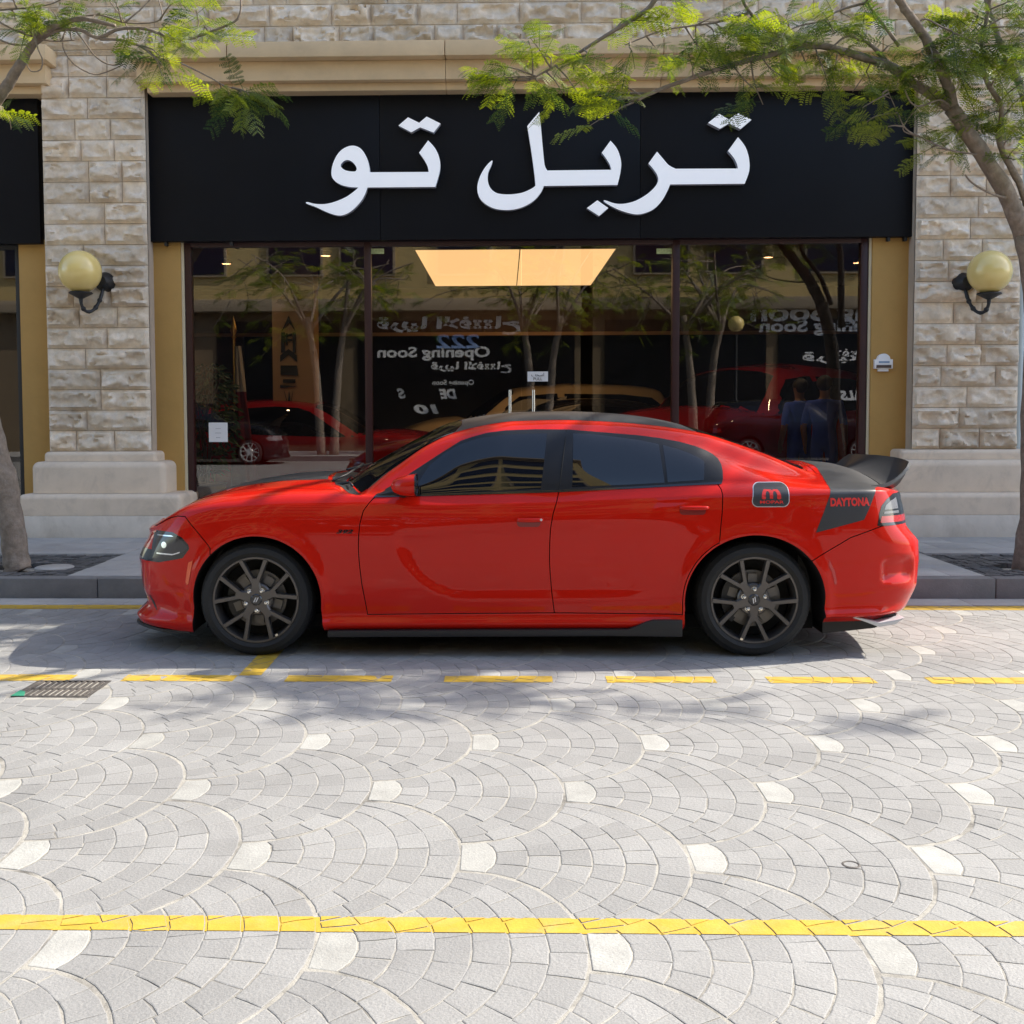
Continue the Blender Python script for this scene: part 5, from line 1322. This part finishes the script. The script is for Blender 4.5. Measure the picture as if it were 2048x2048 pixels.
# furled flag on a gold-tipped pole
fc=atY(471,900,14.3); fl=empty('flag',(fc.x,14.3,FZ),'maroon and white flag hanging furled from a gold tipped pole','flag')
m=MB(); m.tube([(fc.x,14.3,FZ),(fc.x,14.3,2.42)],.016,10); m.lathe([(0,0),(.2,0),(.2,.03),(.05,.06),(0,.06)],(fc.x,14.3,FZ),n=24); m.build('pole',M['gold'],fl,smooth=True,angle=.6)
m=MB(); m.lathe([(.012,0),(.035,.02),(.015,.05),(.045,.10),(.03,.18),(.008,.26),(0,.3)],(fc.x,14.3,2.42),n=16); m.build('finial',M['gold'],fl,smooth=True)
def cloth(z0,z1,y0):
    vs=[];fs=[];nz,na=14,40
    for i in range(nz+1):
        t=i/nz; zz=z0+(z1-z0)*t; R_=(.03+.13*(2.35-zz)/1.9)
        for j in range(na):
            a_=2*math.pi*j/na; q=R_*(1+.32*math.sin(5*a_+3*zz)+.12*math.sin(9*a_)); vs.append((fc.x+.05+q*math.cos(a_)*.9+.04*(2.3-zz),14.3+q*math.sin(a_)*.6,zz))
    for i in range(nz):
        for j in range(na): k_=(j+1)%na; fs.append((i*na+j,i*na+k_,(i+1)*na+k_,(i+1)*na+j))
    return MB().add(vs,fs)
cloth(.55,1.75,0).build('maroon_cloth',M['maroon'],fl,smooth=True); cloth(1.752,2.33,0).build('white_cloth',M['whitecloth'],fl,smooth=True)
# paper notices on the glass
def notice(x0,y0,x1,y1,label,lines,tilt=0,Y=12.478):
    a_=atY(x0,y1,Y); b_=atY(x1,y0,Y); r=empty('notice',((a_.x+b_.x)/2,Y,a_.z),label,'notice')
    MB().box(a_.x,Y-.0015,a_.z,b_.x,Y+.0015,b_.z).build('sheet',M['paper'],r)
    m=MB(); w_=b_.x-a_.x; h_=b_.z-a_.z
    for t,zz,s in lines: text_on(m,t,(a_.x+b_.x)/2,Y-.004,a_.z+h_*zz,h_*s)
    if lines: m.build('print',M['ink'],r)
AR_PULL='\uFE8F\uFEA4\uFEB3\uFE8D'
notice(418,845,455,884,'white paper notice taped low inside the left window pane',[('.....',.68,.25),('......',.45,.25),('....',.22,.25)])
notice(1055,743,1096,763,'small white pull notice on the right leaf of the glass door',[(AR_PULL,.52,.5),('PULL',.12,.42)])
for x0,lab in ((737,'small pale green sticker at the top left corner of the door pane'),(1313,'small pale green sticker at the top right corner of the door pane')):
    a_=atY(x0,508,12.478); b_=atY(x0+31,497,12.478); tag(MB().box(a_.x,12.476,a_.z,b_.x,12.479,b_.z).build('sticker',mat('pale_green',(.45,.52,.25),.6,var=.3,vscale=40)),lab,'sticker')
M['darkred']=paint('dark_red_paint',(.34,.010,.016)); M['creamp']=paint('cream_paint',(.62,.50,.34)); M['blackp']=paint('black_paint',(.010,.010,.012)); M['greyp']=paint('grey_paint',(.16,.17,.18))
simple_car('sedan','dark red saloon inside the showroom behind the left window',(-2.75,15.6,FZ),math.radians(172),M['darkred'],'cars inside the showroom',name='showroom_car',plate=True)
simple_car('suv','cream off-road car deep inside the showroom behind the glass door',(.35,19.2,FZ),math.radians(8),M['creamp'],'cars inside the showroom',name='showroom_car')
simple_car('sedan','black saloon inside the showroom just beyond the glass door',(.9,16.6,FZ),math.radians(14),M['blackp'],'cars inside the showroom',name='showroom_car')
simple_car('suv','tall dark red off-road car inside the showroom behind the right window',(3.35,16.0,FZ),math.radians(48),M['darkred'],'cars inside the showroom',name='showroom_car',plate=True,scale=1.12)
# visitors in blue
def person(x,y,h,rz,label):
    r=empty('person',(x,y,FZ),label,'person'); r.rotation_euler=(0,0,rz)
    k=h/1.75
    J={'pel':(0,0,.95,.14),'wai':(0,0,1.1,.13),'che':(0,.01,1.3,.155),'nk0':(0,.01,1.45,.075),'nk':(0,-.005,1.52,.055),'hd':(0,-.015,1.62,.085),'hd2':(0,-.02,1.70,.07)}
    E=[('pel','wai'),('wai','che'),('che','nk0'),('nk0','nk'),('nk','hd'),('hd','hd2')]
    for s,n in ((-1,'l'),(1,'r')):
        J.update({n+'sh':(s*.19,.01,1.40,.065),n+'el':(s*.25,.03,1.13,.045),n+'wr':(s*.25,-.05,.90,.032),n+'hp':(s*.09,0,.90,.095),n+'kn':(s*.10,-.01,.50,.062),n+'an':(s*.10,.02,.09,.045),n+'to':(s*.11,-.14,.04,.04)})
        E+=[('che',n+'sh'),(n+'sh',n+'el'),(n+'el',n+'wr'),('pel',n+'hp'),(n+'hp',n+'kn'),(n+'kn',n+'an'),(n+'an',n+'to')]
        for f_ in range(5):
            o=(f_-1.6)*.017; th=f_==4
            a_=(s*(.25+.0),-.055+ (.03 if th else o),.875,.014); b_=(s*.25,-.06+(.055 if th else o*1.1),.82 if not th else .845,.009); c_=(s*.245,-.07+(.06 if th else o*1.05),.785-.01*(f_ in (1,2)) if not th else .82,.008)
            J.update({f'{n}f{f_}a':a_,f'{n}f{f_}b':b_,f'{n}f{f_}c':c_}); E+=[(n+'wr',f'{n}f{f_}a'),(f'{n}f{f_}a',f'{n}f{f_}b'),(f'{n}f{f_}b',f'{n}f{f_}c')]
    names=list(J); me=bpy.data.meshes.new('body'); me.from_pydata([tuple(c*k for c in J[n][:3]) for n in names],[(names.index(a_),names.index(b_)) for a_,b_ in E],[])
    o=bpy.data.objects.new('body',me); C.objects.link(o); md=o.modifiers.new('s','SKIN')
    for i,n in enumerate(names): me.skin_vertices[0].data[i].radius=(J[n][3]*k,)*2; me.skin_vertices[0].data[i].use_root=(n=='pel')
    o.modifiers.new('u','SUBSURF').levels=2
    dg=bpy.context.evaluated_depsgraph_get(); m2=bpy.data.meshes.new_from_object(o.evaluated_get(dg)); bpy.data.objects.remove(o)
    skin=mat('skin',(.30,.17,.11),.6); blue=mat('blue_cloth',(.04,.11,.75),.8,var=.1)
    m2.materials.clear(); [m2.materials.append(q) for q in (skin,blue,M['ink'])]
    mi=[]
    for p in m2.polygons:
        c_=p.center/k; arm=abs(c_.x)>.205 and c_.z<1.2
        mi.append(2 if c_.z<.08 else 0 if c_.z>1.47 or (arm and c_.z<1.16) else 1)
    m2.polygons.foreach_set('material_index',mi); m2.polygons.foreach_set('use_smooth',[True]*len(m2.polygons)); m2.name='body'; link('body',m2,r,local=True)
    hr=MB(); hr.sphere((0,.012*k,1.665*k),.098*k,20,12,1,1.08,1.05); v_=[p for p in hr.v]; hr.f=[f for f in hr.f if sum(v_[i][2] for i in f)/len(f)>1.64*k or sum(v_[i][1] for i in f)/len(f)>.03]; hr.build('hair',M['ink'],r,smooth=True,local=True)
    return r
q=atY(1648,900,14.0); person(q.x,14.0,1.74,math.radians(150),'person in blue overalls with arms hanging, standing behind the right window next to the frame')
q=atY(1598,900,14.6); person(q.x,14.6,1.72,math.radians(200),'person in blue overalls standing further in, half hidden by the other')

# ------------------------------------------------------------------ the far side of the street, seen in the glass and paint
rect('opposite_pavement',-60,OPP_Y,60,OPP_KERB,.14,M['paving'])
m=MB(); m.box(-60,OPP_KERB-.16,-.05,60,OPP_KERB,.142); tag(m.build('kerb',M['kerb']),kind='structure')
ob=empty('opposite_building',(0,OPP_Y,.14),'tall ochre shop building across the street, mirrored in the glass','building')
def Rr(x0,x1,H,wx,ww):
    m=MB(); m.box(x0,OPP_Y-10,5.15,x1,OPP_Y,H); m.build('wall',M['opp'],ob)
    m=MB(); m.box(x0,OPP_Y-10,.1,x1,OPP_Y,5.149); m.build('lower_wall',M['opp3'],ob)
    m=MB(); m.box(x0-.3,OPP_Y-10.3,H,x1+.3,OPP_Y+1.1,H+.35); m.build('eaves',M['opp2'],ob,bevel=.03)
    m=MB(); m.box(x0,OPP_Y,4.75,x1,OPP_Y+.45,5.15); m.build('band',M['opp2'],ob,bevel=.03)
    n=int((x1-x0)/5.6)
    for a_,b_ in zip(wx,ww): w_=MB(); w_.box(a_,OPP_Y+.002,.35,a_+b_,OPP_Y+.05,4.45); w_.build('shop_window',M['oppshop'],ob)
    for i in range(n):
        a_=x1-5.0-i*5.6
        z=6.
        while z+2<H:
            for dx in (.3,2.7):
                f_=MB(); f_.box(a_+dx-.08,OPP_Y+.002,z-.08,a_+dx+1.78,OPP_Y+.10,z+2.03); f_=f_.build('window',M['opp2'],ob)
                MB().box(a_+dx,OPP_Y+.101,z,a_+dx+1.7,OPP_Y+.115,z+1.95).build('pane',M['oppglass'],f_)
            z+=3.3
Rr(-36.2,2.5,21.5,(-30,-23,-16,-9.6,-4.9),(5,5,5,4.1,7.2)); Rr(2.9,37.,9.2,(3.3,9.0,16.5,23,30),(5.3,6.9,5,5,5))
def opp_text(txt,x0,x1,yb,hpx,m='vinyl',shear=0,bold=.02,cat='lettering',name='window_lettering',label=''):
    a_=atY(x0,yb,37.48); b_=atY(x1,yb,37.48); v,f=text_geo(txt,1.,bold=bold,shear=shear,align='LEFT'); A_=np.array(v)
    sx=(b_.x-a_.x)/(A_[:,0].max()-A_[:,0].min()); sy=hpx/60./(A_[:,1].max()-A_[:,1].min()); z0=a_.z
    vs=[(b_.x-(p[0]-A_[:,0].min())*sx,OPP_Y+.062,z0+(p[1]-A_[:,1].min())*sy) for p in v]
    mb=MB().add(vs,f); return mb.build(name,M[m],ob)
OPEN='\uFEA1\uFE8E\uFE98\uFE98\uFED3\uFEFB\uFE8D'; SOON='\u064B\uFE8E\uFE92\uFEF3\uFEAE\uFED7'
SOON2='\uFE8E\uFE92\uFEF3\uFEAE\uFED7'
opp_text(OPEN+' '+SOON2,755,1043,671,37,bold=.045)
opp_text('222',873,962,697,28,'vinylblue',shear=.1,bold=.025)
opp_text('Opening Soon',755,980,722,28,bold=.03)
opp_text(OPEN+' '+SOON2,863,1023,747,23,bold=.04)
opp_text('Opening Soon',865,948,773,13)
opp_text('DE',878,914,798,20,shear=.25,bold=.05); opp_text('S',794,812,797,20,shear=.25,bold=.05)
opp_text('10',828,878,828,19,'creamp' if False else 'vinyl',shear=.2,bold=.05)
opp_text('Opening Soon',1500,1935,655,50,bold=.03)
opp_text('Opening Soon',1518,1790,672,32,bold=.03)
opp_text(SOON2,1604,1712,728,24); opp_text(OPEN,1655,1760,722,24)
opp_text('ALS',1677,1730,801,20,shear=.25,bold=.05); opp_text('ALS',1668,1722,871,22,shear=.25,bold=.05)
# trees opposite
def opp_tree(xp,label,seed):
    p=atY(xp,905,34.3); x=p.x; y=12.49*2-34.3; r=empty('tree',(x,y,.14),label,'tree','trees on the far pavement'); LIMBS.clear()
    rr=random.Random(seed); mb=MB()
    for s in (-.35,.4):
        P=limb(mb,[(x+s*.5,y,.1),(x+s*.7,y+.05,1.5),(x+s,y,3.0),(x+s*1.6,y+.2,4.3)],.16,.09,10,.012,rr)
        for q in range(5):
            a_=rr.uniform(0,6.28); limb(mb,[P[-3],(x+s+math.cos(a_)*1.1,y+math.sin(a_)*.9,5.2+rr.uniform(-.4,.5)),(x+s+math.cos(a_)*2.3,y+math.sin(a_)*1.6,5.8+rr.uniform(-.6,1.0))],.06,.012,7,.02,rr)
    bl=[(Vector((x+rr.gauss(0,1.5),y+rr.gauss(0,1.1),5.1+rr.gauss(0,.65))),.6,10,None) for i in range(44)]
    b_,d_,l_=twigs_and_fronds(mb,bl,seed,.012); l_=[q*1.5 for q in l_]
    mb.build('trunk',M['bark'],r,smooth=True); crown_mesh(*fronds(b_,d_,l_,npin=9,nl=3,seed=seed,wide=2.0),r)
opp_tree(655,'twin trunk street tree across the road mirrored in the left window',21)
opp_tree(1400,'twin trunk street tree across the road mirrored in the right window',22)
opp_tree(1080,'leafy street tree across the road mirrored above the glass door',23)
simple_car('suv','black boxy off-road car parked across the street, mirrored in the left window',(-8.6,-6.9,0),math.radians(180),M['blackp'],'cars parked across the street')
simple_car('sedan','black saloon parked across the street, mirrored in the door glass',(1.0,-7.1,0),math.radians(180),M['blackp'],'cars parked across the street')
simple_car('suv','black off-road car parked across the street, mirrored in the right window',(8.2,-6.9,0),math.radians(180),M['blackp'],'cars parked across the street')
p=atY(1470,850,33.5); y=12.49*2-33.5
lp=empty('street_lamp',(p.x,y,.14),'black street lamp post across the road','street lamp')
m=MB(); m.lathe([(0,0),(.16,0),(.16,.1),(.10,.2),(.08,.6),(.06,.65),(.05,3.6),(0,3.6)],(p.x,y,.14),n=16); m.build('post',M['lampiron'],lp,smooth=True,angle=.6)
MB().sphere((p.x,y,4.0),.24,20,12).build('globe',M['globe'],lp,smooth=True)
